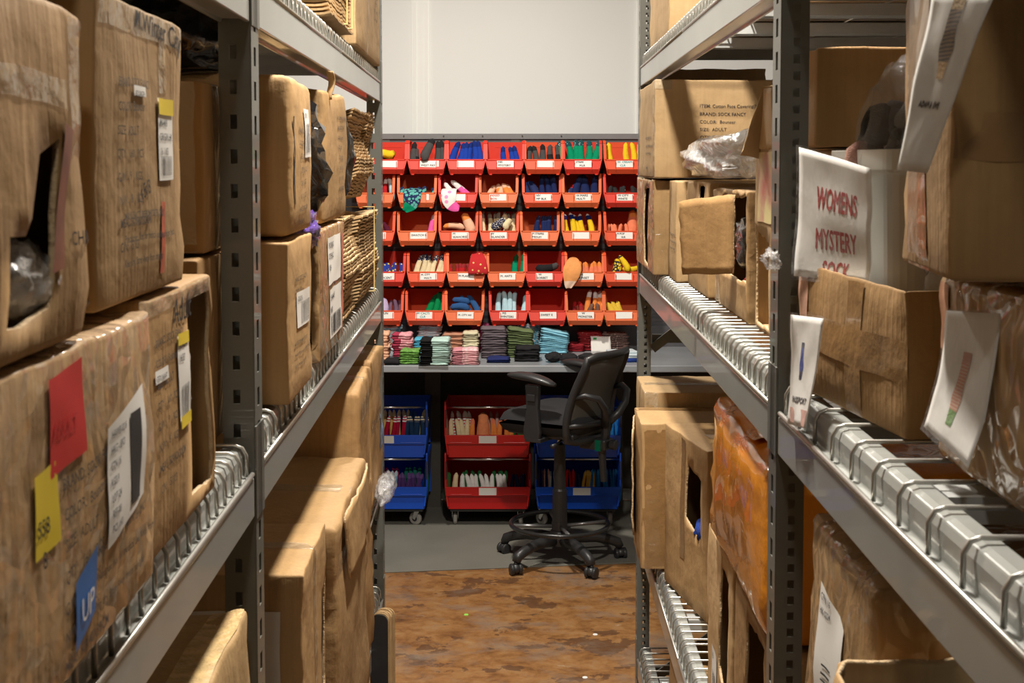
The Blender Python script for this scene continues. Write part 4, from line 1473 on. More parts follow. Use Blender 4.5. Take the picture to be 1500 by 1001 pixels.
stack(661, 701, 537, 8, 22, dotted("light_pink_knit", (0.8, 0.42, 0.45), (0.85, 0.62, 0.62), 55, 0.45), "pale pink folded sock in the front pile with pink-red cuffs", GP + "front pink", (0.7, 0.3, 0.35))
stack(688, 718, 498, 8, 20, dotted("magenta_knit", (0.25, 0.02, 0.09), (0.4, 0.08, 0.18), 60, 0.35), "wine red folded sock in the rear pile under the bins", GP + "wine red")
stack(714, 748, 534, 2, 6, (0.02, 0.03, 0.13), "navy folded sock sticking out under the grey pile", GP + "navy base")
stack(705, 743, 527, 13, 44, MAU, "mauve grey folded sock in the tall middle pile", GP + "mauve grey", lean=-0.02)
stack(743, 783, 526, 13, 41, OLV, "olive green folded sock in the tall pile", GP + "olive", skew=0.18, lean=-0.05)
stack(757, 791, 510, 11, 33, D_TIEB, "white and pale blue tie-dye sock in the pile behind the olive ones", GP + "pale blue tie-dye")
stack(755, 792, 532, 5, 20, (0.02, 0.02, 0.022), "black folded sock in the low pile before the olive ones", GP + "black front")
stack(789, 832, 520, 13, 33, (0.3, 0.66, 0.82), "sky blue folded sock in the slanting pile", GP + "sky blue", skew=0.25, lean=0.12)
stack(847, 884, 511, 7, 22, D_RED, "dark red flecked sock in the pile behind the stool's backrest", GP + "dark red")
stack(884, 922, 509, 6, 18, D_BRN, "brown flecked sock in the pile beside the end post", GP + "brown")
stack(826, 856, 517, 4, 10, (0.3, 0.02, 0.03), "red folded sock in the low pile beside the sky blue ones", GP + "low red")
for i, (px, py, rx) in enumerate(((812, 534, 0.026), (834, 536, 0.028), (862, 535, 0.026))):
    y = (H - BZ) * F / (py - 241)
    x = (px - CX0) * y / F
    blob("crumpled_sock", ("crumpled black sock beside the sky blue pile", "crumpled black sock, middle of the three behind the stool's arm", "crumpled black sock just behind the stool's backrest")[i], "sock", (x, y + 0.04, BZ + 0.028), (0.05, 0.04, rx), fabric((0.02, 0.02, 0.022)), 40 + i, base=BZ + 0.001, sub=4)
# card, envelopes, pens
y = (H - BZ) * F / (519 - 241)
c = at(881, 516, y + 0.02)
cd_ = thing("price_card", "white card with a green mark leaning behind the stool's backrest", "card", (c.x, y + 0.05, BZ))
board("card_sheet", [Vector((-0.055, 0, 0.0)), Vector((0.055, 0, 0.0)), Vector((0.053, 0.03, 0.085)), Vector((-0.057, 0.03, 0.085))], 0.0015, M_PAPER, cd_, amp=0.0, edge=False)
mk = MB()
mk.cur = 0
mk.box((-0.042, 0.0225, 0.066), (-0.024, 0.0235, 0.078))
mk.obj("green_mark", plain("green_print", (0.02, 0.3, 0.06), 0.6), cd_)
tx = MB()
vs, fs, _ = text_geo("SOCK CARD", 0.008)
for i in range(3):
    x = (-5 + i * 22 + 915 - 750 - 3) * 7.4 / F
    y = 7.36 - i * 0.0
for i, (px, rz) in enumerate(((914, 0.1), (917, -0.06), (913, 0.2))):
    y = 7.32
    x = (px - CX0) * y / F
    e = MB().box((-0.075, -0.055, 0), (0.075, 0.055, 0.011)).obj("envelope", plain("pale_envelope", (0.62, 0.72, 0.76), 0.6), None, (x, y + 0.05, BZ + 0.001 + i * 0.0125), (0, 0, rz), bev=0.003)
    tag(e, ("pale blue-white packet at the bench end, bottom of three", "pale blue-white packet at the bench end, middle of three", "pale blue-white packet at the bench end, topmost of three")[i], "packet", "packets on the bench end")
y = 7.16
pk = thing("marker_pen", "blue and white marker pen lying at the bench end", "pen", ((926 - CX0) * y / F, y, BZ + 0.012), 0.2)
MB().tube([(-0.06, 0, 0), (0.03, 0, 0)], 0.011, 10).obj("barrel", fabric((0.02, 0.05, 0.25)), pk, smooth=True)
MB().tube([(0.03, 0, 0), (0.06, 0, 0)], [0.011, 0.009], 10).obj("cap", M_PAPER, pk, smooth=True)

# ================================================================== ROLLING BIN STACKS UNDER THE BENCH
CB_D = 0.42


def cart_bin(px0, px1, zb, mat, label, y=7.4):
    x0, x1 = (px0 - CX0) * y / F, (px1 - CX0) * y / F
    xc, w = (x0 + x1) / 2, x1 - x0
    t = thing("stacking_bin", label, "bin", (xc, y, zb), 0, "stacking bins under the bench")
    hw, h, lip = w / 2, 0.283, 0.13
    mb = MB()
    for sg in (-1, 1):
        xo, xi, bo, bi = sg * hw, sg * (hw - 0.01), sg * (hw - 0.018), sg * (hw - 0.026)
        pf = [(0.02, 0.004), (0.0, 0.02), (0.0, lip), (0.004, h + 0.03), (0.045, h + 0.03), (0.06, h), (CB_D, h), (CB_D, 0.004)]
        n = len(pf)
        f = lambda z, a, b: b + (a - b) * min(1.0, z / 0.1)
        vs = [(f(z, xo, bo), yy, z) for yy, z in pf] + [(f(z, xi, bi), yy, z) for yy, z in pf]
        mb.add(vs, [tuple(range(n)), tuple(range(2 * n - 1, n - 1, -1))] + [(i, (i + 1) % n, n + (i + 1) % n, n + i) for i in range(n)])
    mb.box((-hw + 0.02, 0.02, 0.0), (hw - 0.02, CB_D, 0.008))
    mb.box((-hw + 0.008, CB_D - 0.01, 0.004), (hw - 0.008, CB_D, h - 0.004))
    # front: undercut foot and the upright label face above it
    mb.add([(-hw + 0.02, 0.02, 0.0), (hw - 0.02, 0.02, 0.0), (hw - 0.008, 0.012, 0.078), (-hw + 0.008, 0.012, 0.078),
            (-hw + 0.02, 0.03, 0.0), (hw - 0.02, 0.03, 0.0), (hw - 0.008, 0.022, 0.078), (-hw + 0.008, 0.022, 0.078)],
           [(0, 1, 2, 3), (7, 6, 5, 4), (0, 4, 5, 1), (1, 5, 6, 2), (2, 6, 7, 3), (3, 7, 4, 0)])
    mb.add([(-hw + 0.006, -0.004, 0.078), (hw - 0.006, -0.004, 0.078), (hw - 0.002, -0.012, lip), (-hw + 0.002, -0.012, lip),
            (-hw + 0.006, 0.022, 0.078), (hw - 0.006, 0.022, 0.078), (hw - 0.002, 0.0, lip), (-hw + 0.002, 0.0, lip)],
           [(0, 1, 2, 3), (7, 6, 5, 4), (0, 4, 5, 1), (1, 5, 6, 2), (2, 6, 7, 3), (3, 7, 4, 0)])
    mb.box((-hw + 0.03, -0.0085, 0.086), (-hw + 0.15, -0.004, 0.09)).box((hw - 0.15, -0.0085, 0.086), (hw - 0.03, -0.004, 0.09))
    mb.obj("bin_body", mat, t, bev=0.002)
    MB().tube([(-hw + 0.01, 0.02, h - 0.005), (hw - 0.01, 0.02, h - 0.005)], 0.0065, 10).obj("steel_rod", M_CHROME, t, smooth=True)
    for sg in (-1, 1):
        MB().box((sg * hw - 0.0015, 0.018, 0.19), (sg * hw + 0.0015, 0.026, 0.25)).box((sg * (hw - 0.012), -0.001, 0.17), (sg * (hw - 0.004), 0.001, 0.27)).obj("side_slot", M_DARKPL, t)
    lw = 0.048
    cx = 0.0 if "red" in label else (0.02 if px0 > 700 else -0.02)
    ld_ = MB()
    ld_.add([(cx - lw, -0.0055, 0.084), (cx + lw, -0.0055, 0.084), (cx + lw, -0.0125, 0.126), (cx - lw, -0.0125, 0.126), (cx - lw, -0.002, 0.084), (cx + lw, -0.002, 0.084), (cx + lw, -0.011, 0.126), (cx - lw, -0.011, 0.126)],
            [(0, 1, 2, 3), (7, 6, 5, 4), (0, 4, 5, 1), (1, 5, 6, 2), (2, 6, 7, 3), (3, 7, 4, 0)])
    ld_.obj("label_card", M_PAPER, t)
    return xc, w, zb


def dolly(px0, px1, label, front, y=7.4):
    x0, x1 = (px0 - CX0) * y / F, (px1 - CX0) * y / F
    xc, w = (x0 + x1) / 2, x1 - x0
    t = thing("bin_dolly", label, "dolly", (xc, y, 0.0), 0, "bin dollies under the bench")
    MB().box((-w / 2 + 0.03, 0.03, 0.088), (w / 2 - 0.03, CB_D - 0.02, 0.1)).obj("frame", M_DARKPL, t)
    for i, (sx, yy) in enumerate(((-1, 0.07), (1, 0.07), (-1, CB_D - 0.06), (1, CB_D - 0.06))):
        x = sx * (w / 2 - 0.055)
        ang = front[i]
        c = MB()
        c.box((-0.022, -0.025, 0.084), (0.022, 0.025, 0.09))
        for s_ in (-1, 1):
            c.prism([(-0.016, 0.084), (0.016, 0.084), (0.03, 0.035), (0.016, 0.027)], s_ * 0.016 - 0.0015, s_ * 0.016 + 0.0015, "x")
        fk = c.obj("caster_fork", M_CHROME, t, (x, yy, 0.006), (0, 0, ang))
        wl = MB()
        prof = [(0.008, -0.011), (0.03, -0.011), (0.036, -0.007), (0.0375, 0), (0.036, 0.007), (0.03, 0.011), (0.008, 0.011)]
        wl.lathe(prof, 20)
        wo = wl.obj("wheel", M_RUBBER, fk, (0, 0.02, 0.0325), (0, math.pi / 2, 0), smooth=False)
        MB().lathe([(0.016, -0.012), (0.016, 0.012)], 14).obj("hub", M_DARKPL, fk, (0, 0.02, 0.0325), (0, math.pi / 2, 0))
    return xc, w


ZB1, ZB2 = 0.104, 0.392
CL = (500, 625)
CR = (650, 778)
CBL = (784, 912)
dolly(*CL, "caster dolly under the blue bins by the slotted post", (0.3, 1.1, 0, 0))
dolly(*CR, "caster dolly under the two red bins", (0.05, -0.1, 0.2, 0.4))
dolly(*CBL, "caster dolly under the blue bins behind the stool", (0.9, -0.15, 0.7, 0.2))
cbins = {}
for key, pxs, mat, z, lab in (("bl", CL, M_CARTBLUE, ZB1, "lower blue bin of purple socks by the slotted post"), ("bu", CL, M_CARTBLUE, ZB2, "upper blue bin of red and navy socks by the slotted post"),
                              ("rl", CR, M_CARTRED, ZB1, "lower red bin holding white and dark green socks"), ("ru", CR, M_CARTRED, ZB2, "upper red bin holding cream and coral socks"),
                              ("xl", CBL, M_CARTBLUE, ZB1, "lower blue bin of upright folded socks behind the stool's column"), ("xu", CBL, M_CARTBLUE, ZB2, "upper blue bin of bright blue socks behind the stool")):
    cbins[key] = cart_bin(*pxs, z, mat, lab)


def cart_socks(key, pxs, meshes, label, row=0.045, tx=0.25, ty=0.0, lift=0.0, jit=0.06, y=7.4):
    xc, w, zb = cbins[key]
    g = "socks in a stacking bin: " + label
    for i, px in enumerate(pxs):
        put_sock(meshes[i % len(meshes)], ((px - CX0) * (y + row) / F, y + row + rnd.uniform(-0.004, 0.004), zb + 0.024 + lift), tx + rnd.uniform(-0.06, 0.06), ty + rnd.uniform(-jit, jit), rnd.uniform(-0.4, 0.4), label, g[:60])


def rng(a, b, n):
    return [a + (b - a) * i / (n - 1) for i in range(n)]


V = lambda a, b=None, r=0.0165, L=0.2, cut=0.7, n=3, **k: variants(a, b, n, rad=r, L=L, cut=cut, **k)
# upper red bin
cart_socks("ru", [664, 671.5, 678.5, 686], V(CRM, None, 0.0175, 0.185), "cream rolled sock standing in the upper red bin", ty=-0.1)
cart_socks("ru", [693, 718, 725, 732.5, 740, 747], V(ORG, CORAL, 0.0175, 0.185), "coral rolled sock standing in the upper red bin", ty=0.0)
cart_socks("ru", [705], [sock_mesh((0.85, 0.3, 0.13), None, rad=0.04, L=0.215, var=2)], "large coral sock heaped over the others in the upper red bin", row=0.058)
cart_socks("ru", [752.5, 759, 765], V((0.02, 0.17, 0.03), (0.02, 0.1, 0.03), 0.0175, 0.17), "dark green sock at the end of the upper red bin", ty=0.0)
cart_socks("ru", rng(669, 694, 6), V(striped("white_red_band_knit", WHT, (0.6, 0.1, 0.1), 18, "Z"), WHT, 0.014, 0.22), "red-banded white sock in the second row of the upper red bin", row=0.095, ty=-0.12)
cart_socks("ru", [712, 718, 724, 731], V((0.6, 0.4, 0.36), (0.3, 0.15, 0.14), 0.014, 0.215), "dusky pink sock in the second row of the upper red bin", row=0.1, ty=-0.1)
# lower red bin
cart_socks("rl", rng(680, 745, 10), V((0.85, 0.84, 0.82), None, 0.0165, 0.165), "white rolled sock in the lower red bin", ty=-0.12)
cart_socks("rl", [666], V(CRM, None, 0.0195, 0.17), "single cream sock among green ones in the lower red bin", ty=0.05)
cart_socks("rl", [656, 675], V((0.02, 0.16, 0.04), None, 0.019, 0.17), "green sock flanking the cream one in the lower red bin", row=0.06)
cart_socks("rl", [683, 692, 700, 722, 729, 736, 743], V((0.02, 0.13, 0.04), None, 0.016, 0.175), "dark green sock behind the white ones in the lower red bin", row=0.095)
cart_socks("rl", [752, 758, 764, 769], V((0.012, 0.018, 0.07), None, 0.015, 0.165), "navy sock at the end of the lower red bin")
# blue bins by the post
cart_socks("bu", rng(562, 588, 6), V((0.42, 0.008, 0.035), striped("red_white_cuff_knit", (0.7, 0.72, 0.7), (0.45, 0.02, 0.05), 22, "Z"), 0.0155, 0.2, cut=0.7), "crimson sock with pale cuff in the upper blue bin", ty=0.12)
cart_socks("bu", rng(594, 619, 6), V((0.012, 0.04, 0.1), striped("navy_cream_cuff_knit", (0.02, 0.04, 0.1), (0.7, 0.6, 0.4), 22, "Z"), 0.0165, 0.2, cut=0.7), "navy sock with cream-striped cuff in the upper blue bin", ty=0.05)
cart_socks("bu", rng(564, 596, 6), V((0.75, 0.45, 0.12), (0.75, 0.6, 0.4), 0.015, 0.225), "mustard sock in the second row of the upper blue bin", row=0.1, ty=-0.05)
cart_socks("bu", [602, 607], V(CYA, (0.03, 0.1, 0.3), 0.015, 0.22), "turquoise sock in the second row of the upper blue bin", row=0.1)
cart_socks("bu", [617], V(CRM, None, 0.017, 0.225), "cream sock at the back end of the upper blue bin", row=0.1)
cart_socks("bl", [560, 566, 571, 576], V((0.25, 0.5, 0.72), (0.55, 0.7, 0.8), 0.0155, 0.18), "pale blue sock in the lower blue bin by the post", ty=0.0)
cart_socks("bl", rng(580, 613, 9), V((0.085, 0.035, 0.16), (0.14, 0.07, 0.24), 0.0165, 0.17), "purple sock in the lower blue bin by the post", ty=0.1, jit=0.2)
cart_socks("bl", [592, 599, 606, 613, 619], V((0.01, 0.15, 0.1), None, 0.016, 0.19), "teal green sock in the second row of the lower blue bin", row=0.1)
cart_socks("bl", [562, 570, 578], V((0.3, 0.02, 0.1), None, 0.016, 0.19), "wine sock in the second row of the lower blue bin", row=0.1)
# blue bins behind the stool: slim folded pairs standing on edge
cart_socks("xu", rng(889, 907, 6), V((0.03, 0.28, 0.75), (0.04, 0.33, 0.8), 0.0135, 0.2, flatn=0.9), "bright blue folded sock at the end of the upper blue bin behind the stool", jit=0.03)
cart_socks("xu", rng(795, 880, 10), V((0.02, 0.12, 0.4), None, 0.0145, 0.185), "blue sock hidden partly by the stool in the upper blue bin", row=0.06)
cart_socks("xl", [790.5, 794.5], V((0.1, 0.06, 0.14), None, 0.0105, 0.19), "dusky purple folded sock in the lower blue bin behind the stool", jit=0.04)
cart_socks("xl", [799, 803], V((0.8, 0.5, 0.4), (0.75, 0.35, 0.3), 0.0105, 0.19), "peach folded sock in the lower blue bin behind the stool", jit=0.04)
cart_socks("xl", [808, 812, 816], V((0.62, 0.72, 0.74), (0.2, 0.35, 0.5), 0.0105, 0.18), "pale blue folded sock beside the stool's column", jit=0.04)
cart_socks("xl", [832, 836, 840], V((0.65, 0.015, 0.015), None, 0.0115, 0.19), "scarlet folded sock in the lower blue bin behind the stool", jit=0.04)
cart_socks("xl", [845, 849], V((0.03, 0.03, 0.09), None, 0.0105, 0.17), "dark navy folded sock in the lower blue bin behind the stool", jit=0.04)
cart_socks("xl", rng(854, 866, 5), V((0.75, 0.4, 0.04), (0.8, 0.5, 0.1), 0.0105, 0.185), "amber folded sock in the lower blue bin behind the stool", ty=0.1, jit=0.03)
cart_socks("xl", rng(870, 908, 11), V((0.02, 0.19, 0.5), (0.04, 0.26, 0.6), 0.0115, 0.19), "bright blue folded sock in the lower blue bin behind the stool", jit=0.03)

# ================================================================== THE WORK STOOL
ch = thing("drafting_chair", "black drafting chair with mesh back and foot ring at the bench", "chair", (0.24, 6.78, 0.0), 0.0)
# local frame: +y is the way it faces; turned to face the bench's far end
FA = math.atan2(0.85, 0.53)       # facing (-.85, .53)
top_rot = FA


def rot2(x, y, a):
    return (x * math.cos(a) - y * math.sin(a), x * math.sin(a) + y * math.cos(a))


RB, base_a = 0.31, 0.15
MB().lathe([(0.03, 0.085), (0.055, 0.09), (0.058, 0.13), (0.045, 0.16), (0.036, 0.165), (0.036, 0.2), (0.03, 0.2)], 24).obj("base_hub", M_DARKPL, ch, smooth=False, bev=0.003)
for k in range(5):
    a = math.radians(90 + 72 * k) + math.radians(8.7) * -1
    dx, dy = math.cos(a), math.sin(a)
    lg = MB()
    pts = [(dx * q, dy * q, z) for q, z in ((0.03, 0.115), (0.1, 0.122), (0.19, 0.118), (0.265, 0.1), (0.3, 0.086), (0.312, 0.062))]
    lg.tube(pts, [0.03, 0.029, 0.026, 0.025, 0.025, 0.021], 14)
    lo = lg.obj("base_leg", M_DARKPL, ch, smooth=True)
    st = MB().tube([(dx * 0.17, dy * 0.17, 0.119), (dx * 0.185, dy * 0.185, 0.118)], 0.0278, 14)
    cx, cy = dx * 0.315, dy * 0.315
    wa = (0.5, 2.2, 0.35, 2.6, 0.2)[k]
    cs = MB()
    cs.lathe([(0.009, 0.03), (0.009, 0.07)], 10)
    cs.lathe([(0.0265, 0.02), (0.028, 0.034), (0.02, 0.052), (0.006, 0.056)], 16)
    co = cs.obj("caster", M_DARKPL, ch, (cx, cy, 0), smooth=True)
    for sg in (-1, 1):
        w = MB().lathe([(0.008, -0.009), (0.024, -0.009), (0.0285, -0.005), (0.0285, 0.006), (0.022, 0.01), (0.006, 0.011)], 20)
        ox, oy = math.cos(wa) * 0.02 * sg, math.sin(wa) * 0.02 * sg
        w.obj("caster_wheel", M_DARKPL, co, (ox, oy, 0.0287), (0, math.pi / 2 * sg, wa), smooth=False, bev=0.002)
# column and foot ring
MB().lathe([(0.034, 0.19), (0.038, 0.2), (0.036, 0.36), (0.0365, 0.365), (0.031, 0.375), (0.029, 0.54), (0.026, 0.59), (0.026, 0.6)], 24).obj("gas_lift_cover", M_DARKPL, ch, smooth=False, bev=0.002)
MB().lathe([(0.0135, 0.59), (0.0135, 0.66)], 16).obj("piston", M_CHROME, ch, smooth=True)
RRG, RZ = 0.245, 0.195
ring = MB().tube([(RRG * math.cos(2 * math.pi * i / 48), RRG * math.sin(2 * math.pi * i / 48), RZ) for i in range(48)], 0.0115, 12, closed=True)
ring.obj("foot_ring", plain("worn_black_metal", (0.03, 0.03, 0.03), 0.3, 0.4, coat=0.3), ch, smooth=True)
for k in range(4):
    a = math.radians(10 + 90 * k)
    MB().tube([(0.03 * math.cos(a), 0.03 * math.sin(a), RZ - 0.012), (RRG * math.cos(a), RRG * math.sin(a), RZ)], 0.0095, 10).obj("ring_spoke", plain("worn_spoke", (0.2, 0.2, 0.2), 0.3, 0.6), ch, smooth=True)
MB().lathe([(0.034, RZ - 0.03), (0.04, RZ - 0.028), (0.04, RZ + 0.012), (0.034, RZ + 0.014)], 24).obj("ring_clamp", M_DARKPL, ch)


def rounded_pad(w, l, t, dome=0.01, n=16, k=4.0, front=0.03):
    """upholstered cushion: superellipse plan, domed top, waterfall front"""
    vs, fs = [], []
    rings = 12
    for sgn in (1, -1):
        for i in range(rings + 1):
            r = i / rings
            for j in range(40):
                a = 2 * math.pi * j / 40
                ca, sa = math.cos(a), math.sin(a)
                e = (abs(ca) ** k + abs(sa) ** k) ** (-1 / k)
                x, y = ca * e * r * w / 2, sa * e * r * l / 2
                h_ = t / 2 * math.sqrt(max(0.0, 1 - max(0, (r - 0.72) / 0.28) ** 2))
                z = sgn * h_ + (dome * (1 - r * r) if sgn > 0 else 0)
                z -= front * max(0, y / (l / 2) - 0.4) ** 2 * 2
                z += 0.02 * (x / (w / 2)) ** 2 if sgn > 0 else 0
                vs.append((x, y, z))
    m = (rings + 1) * 40
    for s_ in (0, 1):
        for i in range(rings):
            for j in range(40):
                q = [s_ * m + i * 40 + j, s_ * m + i * 40 + (j + 1) % 40, s_ * m + (i + 1) * 40 + (j + 1) % 40, s_ * m + (i + 1) * 40 + j]
                fs.append(q if s_ else q[::-1])
    me = mesh_data("seat", vs, fs, [M_SEATFAB], smooth=True)
    bm = bmesh.new()
    bm.from_mesh(me)
    bmesh.ops.remove_doubles(bm, verts=bm.verts, dist=1e-5)
    bmesh.ops.recalc_face_normals(bm, faces=bm.faces)
    bm.to_mesh(me)
    bm.free()
    return me


RS = (0, 0, top_rot)
SZ = 0.728
add_obj("seat", rounded_pad(0.49, 0.5, 0.105), ch, (0, 0, 0) if False else (*rot2(0, 0.02, top_rot), SZ), RS)
sh = MB()
sh.prism([(-0.2, -0.19), (0.2, -0.19), (0.21, 0.0), (0.18, 0.2), (-0.18, 0.2), (-0.21, 0.0)], SZ - 0.06, SZ - 0.03, "z")
sh.obj("seat_shell", M_DARKPL, ch, (0, 0, 0), RS, bev=0.01)
mc = MB()
mc.box((-0.09, -0.16, 0.635), (0.09, 0.09, SZ - 0.05))
mc.obj("tilt_mechanism", M_DARKPL, ch, (0, 0, 0), RS, bev=0.015)
MB().tube([(0.09, 0.02, 0.655), (0.2, 0.03, 0.645), (0.26, 0.03, 0.64)], [0.006, 0.006, 0.011], 10).obj("height_lever", M_DARKPL, ch, (0, 0, 0), RS, smooth=True)
MB().tube([(-0.09, -0.08, 0.655), (-0.2, -0.1, 0.645), (-0.25, -0.1, 0.64)], [0.006, 0.006, 0.011], 10).obj("tilt_lever", M_DARKPL, ch, (0, 0, 0), RS, smooth=True)


def back_pt(u, v):
    """backrest surface: u -1..1 across, v 0..1 up; leans back and wraps slightly"""
    w = 0.235 - 0.035 * v - 0.03 * max(0, 0.25 - v) * 4 * 0.6
    z = 0.655 + 0.425 * v
    y = -0.205 - 0.11 * v - 0.05 * math.sin(math.pi * min(1, v * 1.15)) * -0.55 + 0.045 * u * u
    return Vector((u * w, y, z))


bkm = MB()
nU, nV = 14, 20
bkm.add([back_pt((i / nU * 2 - 1) * 0.95, 0.03 + 0.94 * j / nV) for j in range(nV + 1) for i in range(nU + 1)],
        [(j * (nU + 1) + i, j * (nU + 1) + i + 1, (j + 1) * (nU + 1) + i + 1, (j + 1) * (nU + 1) + i) for j in range(nV) for i in range(nU)])
M_NET, nt_, b_ = new_mat("grey_mesh_fabric")
b_.inputs["Base Color"].default_value = (0.1, 0.095, 0.08, 1)
b_.inputs["Roughness"].default_value = 0.8
tc_ = N(nt_, "ShaderNodeTexCoord")
wv_ = N(nt_, "ShaderNodeTexWave")
wv_.inputs["Scale"].default_value = 130
wv_.bands_direction = "X"
nt_.links.new(tc_.outputs["Object"], wv_.inputs["Vector"])
wz_ = N(nt_, "ShaderNodeTexWave")
wz_.inputs["Scale"].default_value = 130
wz_.bands_direction = "Z"
nt_.links.new(tc_.outputs["Object"], wz_.inputs["Vector"])
mxx = N(nt_, "ShaderNodeMath", operation="MULTIPLY")
nt_.links.new(wv_.outputs["Fac"], mxx.inputs[0])
nt_.links.new(wz_.outputs["Fac"], mxx.inputs[1])
gt_ = N(nt_, "ShaderNodeMath", operation="LESS_THAN")
nt_.links.new(mxx.outputs[0], gt_.inputs[0])
gt_.inputs[1].default_value = 0.62
nt_.links.new(gt_.outputs[0], b_.inputs["Alpha"])
bo_ = bkm.obj("mesh_back", M_NET, ch, (0, 0, 0), RS, smooth=True)
so = bo_.modifiers.new("Cloth", "SOLIDIFY")
so.thickness = 0.003
fr = []
for i in range(9):
    fr.append(back_pt(-1 + 2 * i / 8, 1.0 if 0 < i < 8 else 0.965))
for j in range(1, 12):
    fr.append(back_pt(1, 0.965 - 0.93 * j / 12))
for i in range(9):
    fr.append(back_pt(1 - 2 * i / 8, 0.0 if 0 < i < 8 else 0.035))
for j in range(1, 12):
    fr.append(back_pt(-1, 0.035 + 0.93 * j / 12))
MB().tube(fr, 0.019, 12, closed=True).obj("back_frame", M_DARKPL, ch, (0, 0, 0), RS, smooth=True)
# lumbar bar behind the mesh, side hooks, spine
lb = [back_pt(-1.0, 0.2) + Vector((0, -0.012, 0)), back_pt(-0.7, 0.2) + Vector((0, -0.03, 0)), back_pt(0, 0.19) + Vector((0, -0.045, 0)), back_pt(0.7, 0.2) + Vector((0, -0.03, 0)), back_pt(1.0, 0.2) + Vector((0, -0.012, 0))]
MB().tube(lb, [0.012, 0.014, 0.017, 0.014, 0.012], 12).obj("lumbar_bar", M_DARKPL, ch, (0, 0, 0), RS, smooth=True)
for sg in (-1, 1):
    hk_ = [back_pt(sg * 0.98, 0.52), back_pt(sg * 0.9, 0.56) + Vector((0, -0.045, 0)), back_pt(sg * 0.7, 0.52) + Vector((0, -0.085, 0)), back_pt(sg * 0.5, 0.4) + Vector((0, -0.1, 0)), back_pt(sg * 0.3, 0.28) + Vector((0, -0.085, 0)), back_pt(sg * 0.1, 0.18) + Vector((0, -0.055, 0))]
    MB().tube(hk_, [0.013, 0.015, 0.017, 0.018, 0.02, 0.02], 12).obj("back_support", M_DARKPL, ch, (0, 0, 0), RS, smooth=True)
sp = MB()
sp.tube([back_pt(0, 0.24) + Vector((0, -0.05, 0)), back_pt(0, 0.05) + Vector((0, -0.055, 0)), Vector((0, -0.24, 0.585)), Vector((0, -0.25, 0.44))], [0.024, 0.024, 0.02, 0.016], 8)
sp.obj("spine_bar", M_DARKPL, ch, (0, 0, 0), RS)
MB().box((-0.045, -0.28, 0.6), (0.045, -0.13, 0.655)).obj("back_carrier", M_DARKPL, ch, (0, 0, 0), RS, bev=0.01)
MB().lathe([(0.01, 0), (0.024, 0.004), (0.026, 0.03), (0.02, 0.036)], 14).obj("back_knob", M_DARKPL, ch, (*rot2(0, -0.285, top_rot), 0.628), (math.pi / 2, 0, top_rot))
MB().box((-0.047, -0.255, 0.598), (-0.044, -0.225, 0.652)).obj("green_tag", fabric((0.0, 0.13, 0.07)), ch, (0, 0, 0), RS)
for sg in (-1, 1):
    ap = MB()
    ap.prism([(-0.04, 0.665), (0.045, 0.665), (0.05, 0.71), (0.032, 0.82), (0.04, 0.935), (-0.04, 0.935), (-0.035, 0.82), (-0.045, 0.7)], sg * 0.247, sg * 0.276, "x")
    am = ap.obj("arm_post", M_DARKPL, ch, (0, 0, 0), RS, bev=0.008)
    MB().box((sg * 0.276, -0.022, 0.855), (sg * 0.283, 0.022, 0.89)).obj("height_button", M_DARKPL, am, bev=0.004)
    MB().box((sg * 0.12, -0.05, 0.655), (sg * 0.276, 0.04, 0.675)).obj("arm_bracket", M_DARKPL, ch, (0, 0, 0), RS, bev=0.004)
    vs, fs = [], []
    pad = MB()
    pp = [Vector((sg * 0.262, -0.125 + 0.265 * i / 10, 0.955 + 0.012 * math.sin(math.pi * i / 10) + 0.03 * (i / 10 - 0.4))) for i in range(11)]
    rr_ = [0.016, 0.028, 0.036, 0.04, 0.042, 0.042, 0.041, 0.04, 0.036, 0.028, 0.014]
    for i, (p, r) in enumerate(zip(pp, rr_)):
        for j in range(14):
            a = 2 * math.pi * j / 14
            vs.append(p + Vector((r * math.cos(a), 0, 0.52 * r * math.sin(a))))
    for i in range(10):
        for j in range(14):
            fs.append((i * 14 + j, i * 14 + (j + 1) % 14, (i + 1) * 14 + (j + 1) % 14, (i + 1) * 14 + j))
    fs += [tuple(range(14)), tuple(140 + j for j in range(13, -1, -1))]
    pad.add(vs, fs)
    pad.obj("arm_pad", M_DARKPL, ch, (0, 0, 0), RS, smooth=True)

# ================================================================== CARTONS, SIDE OF THE WIDE-SLOT RACK
LB, LM, LT = 0.58, 1.592, 2.322       # deck heights
RL, RM, RT = 0.775, 1.668, 2.385
APP = ["ITEM: Cotton Face Covering(Non Medical)", "BRAND: SOCK FANCY", "COLOR:  Bouncer", "SIZE:  ADULT", "QTY:   160   PCS", "G.W.:   9    KGS", "N.W.:   8    KGS", "MEAS: 50X40X30CM", "C/N:  15/103", "MADE IN CHINA"]
MFR = ["MANUFACTURER/IMPORTER ONLY", "Precaution: Not for medical use. Keep from heat", "Keep dry. Store Away from sunlight"]

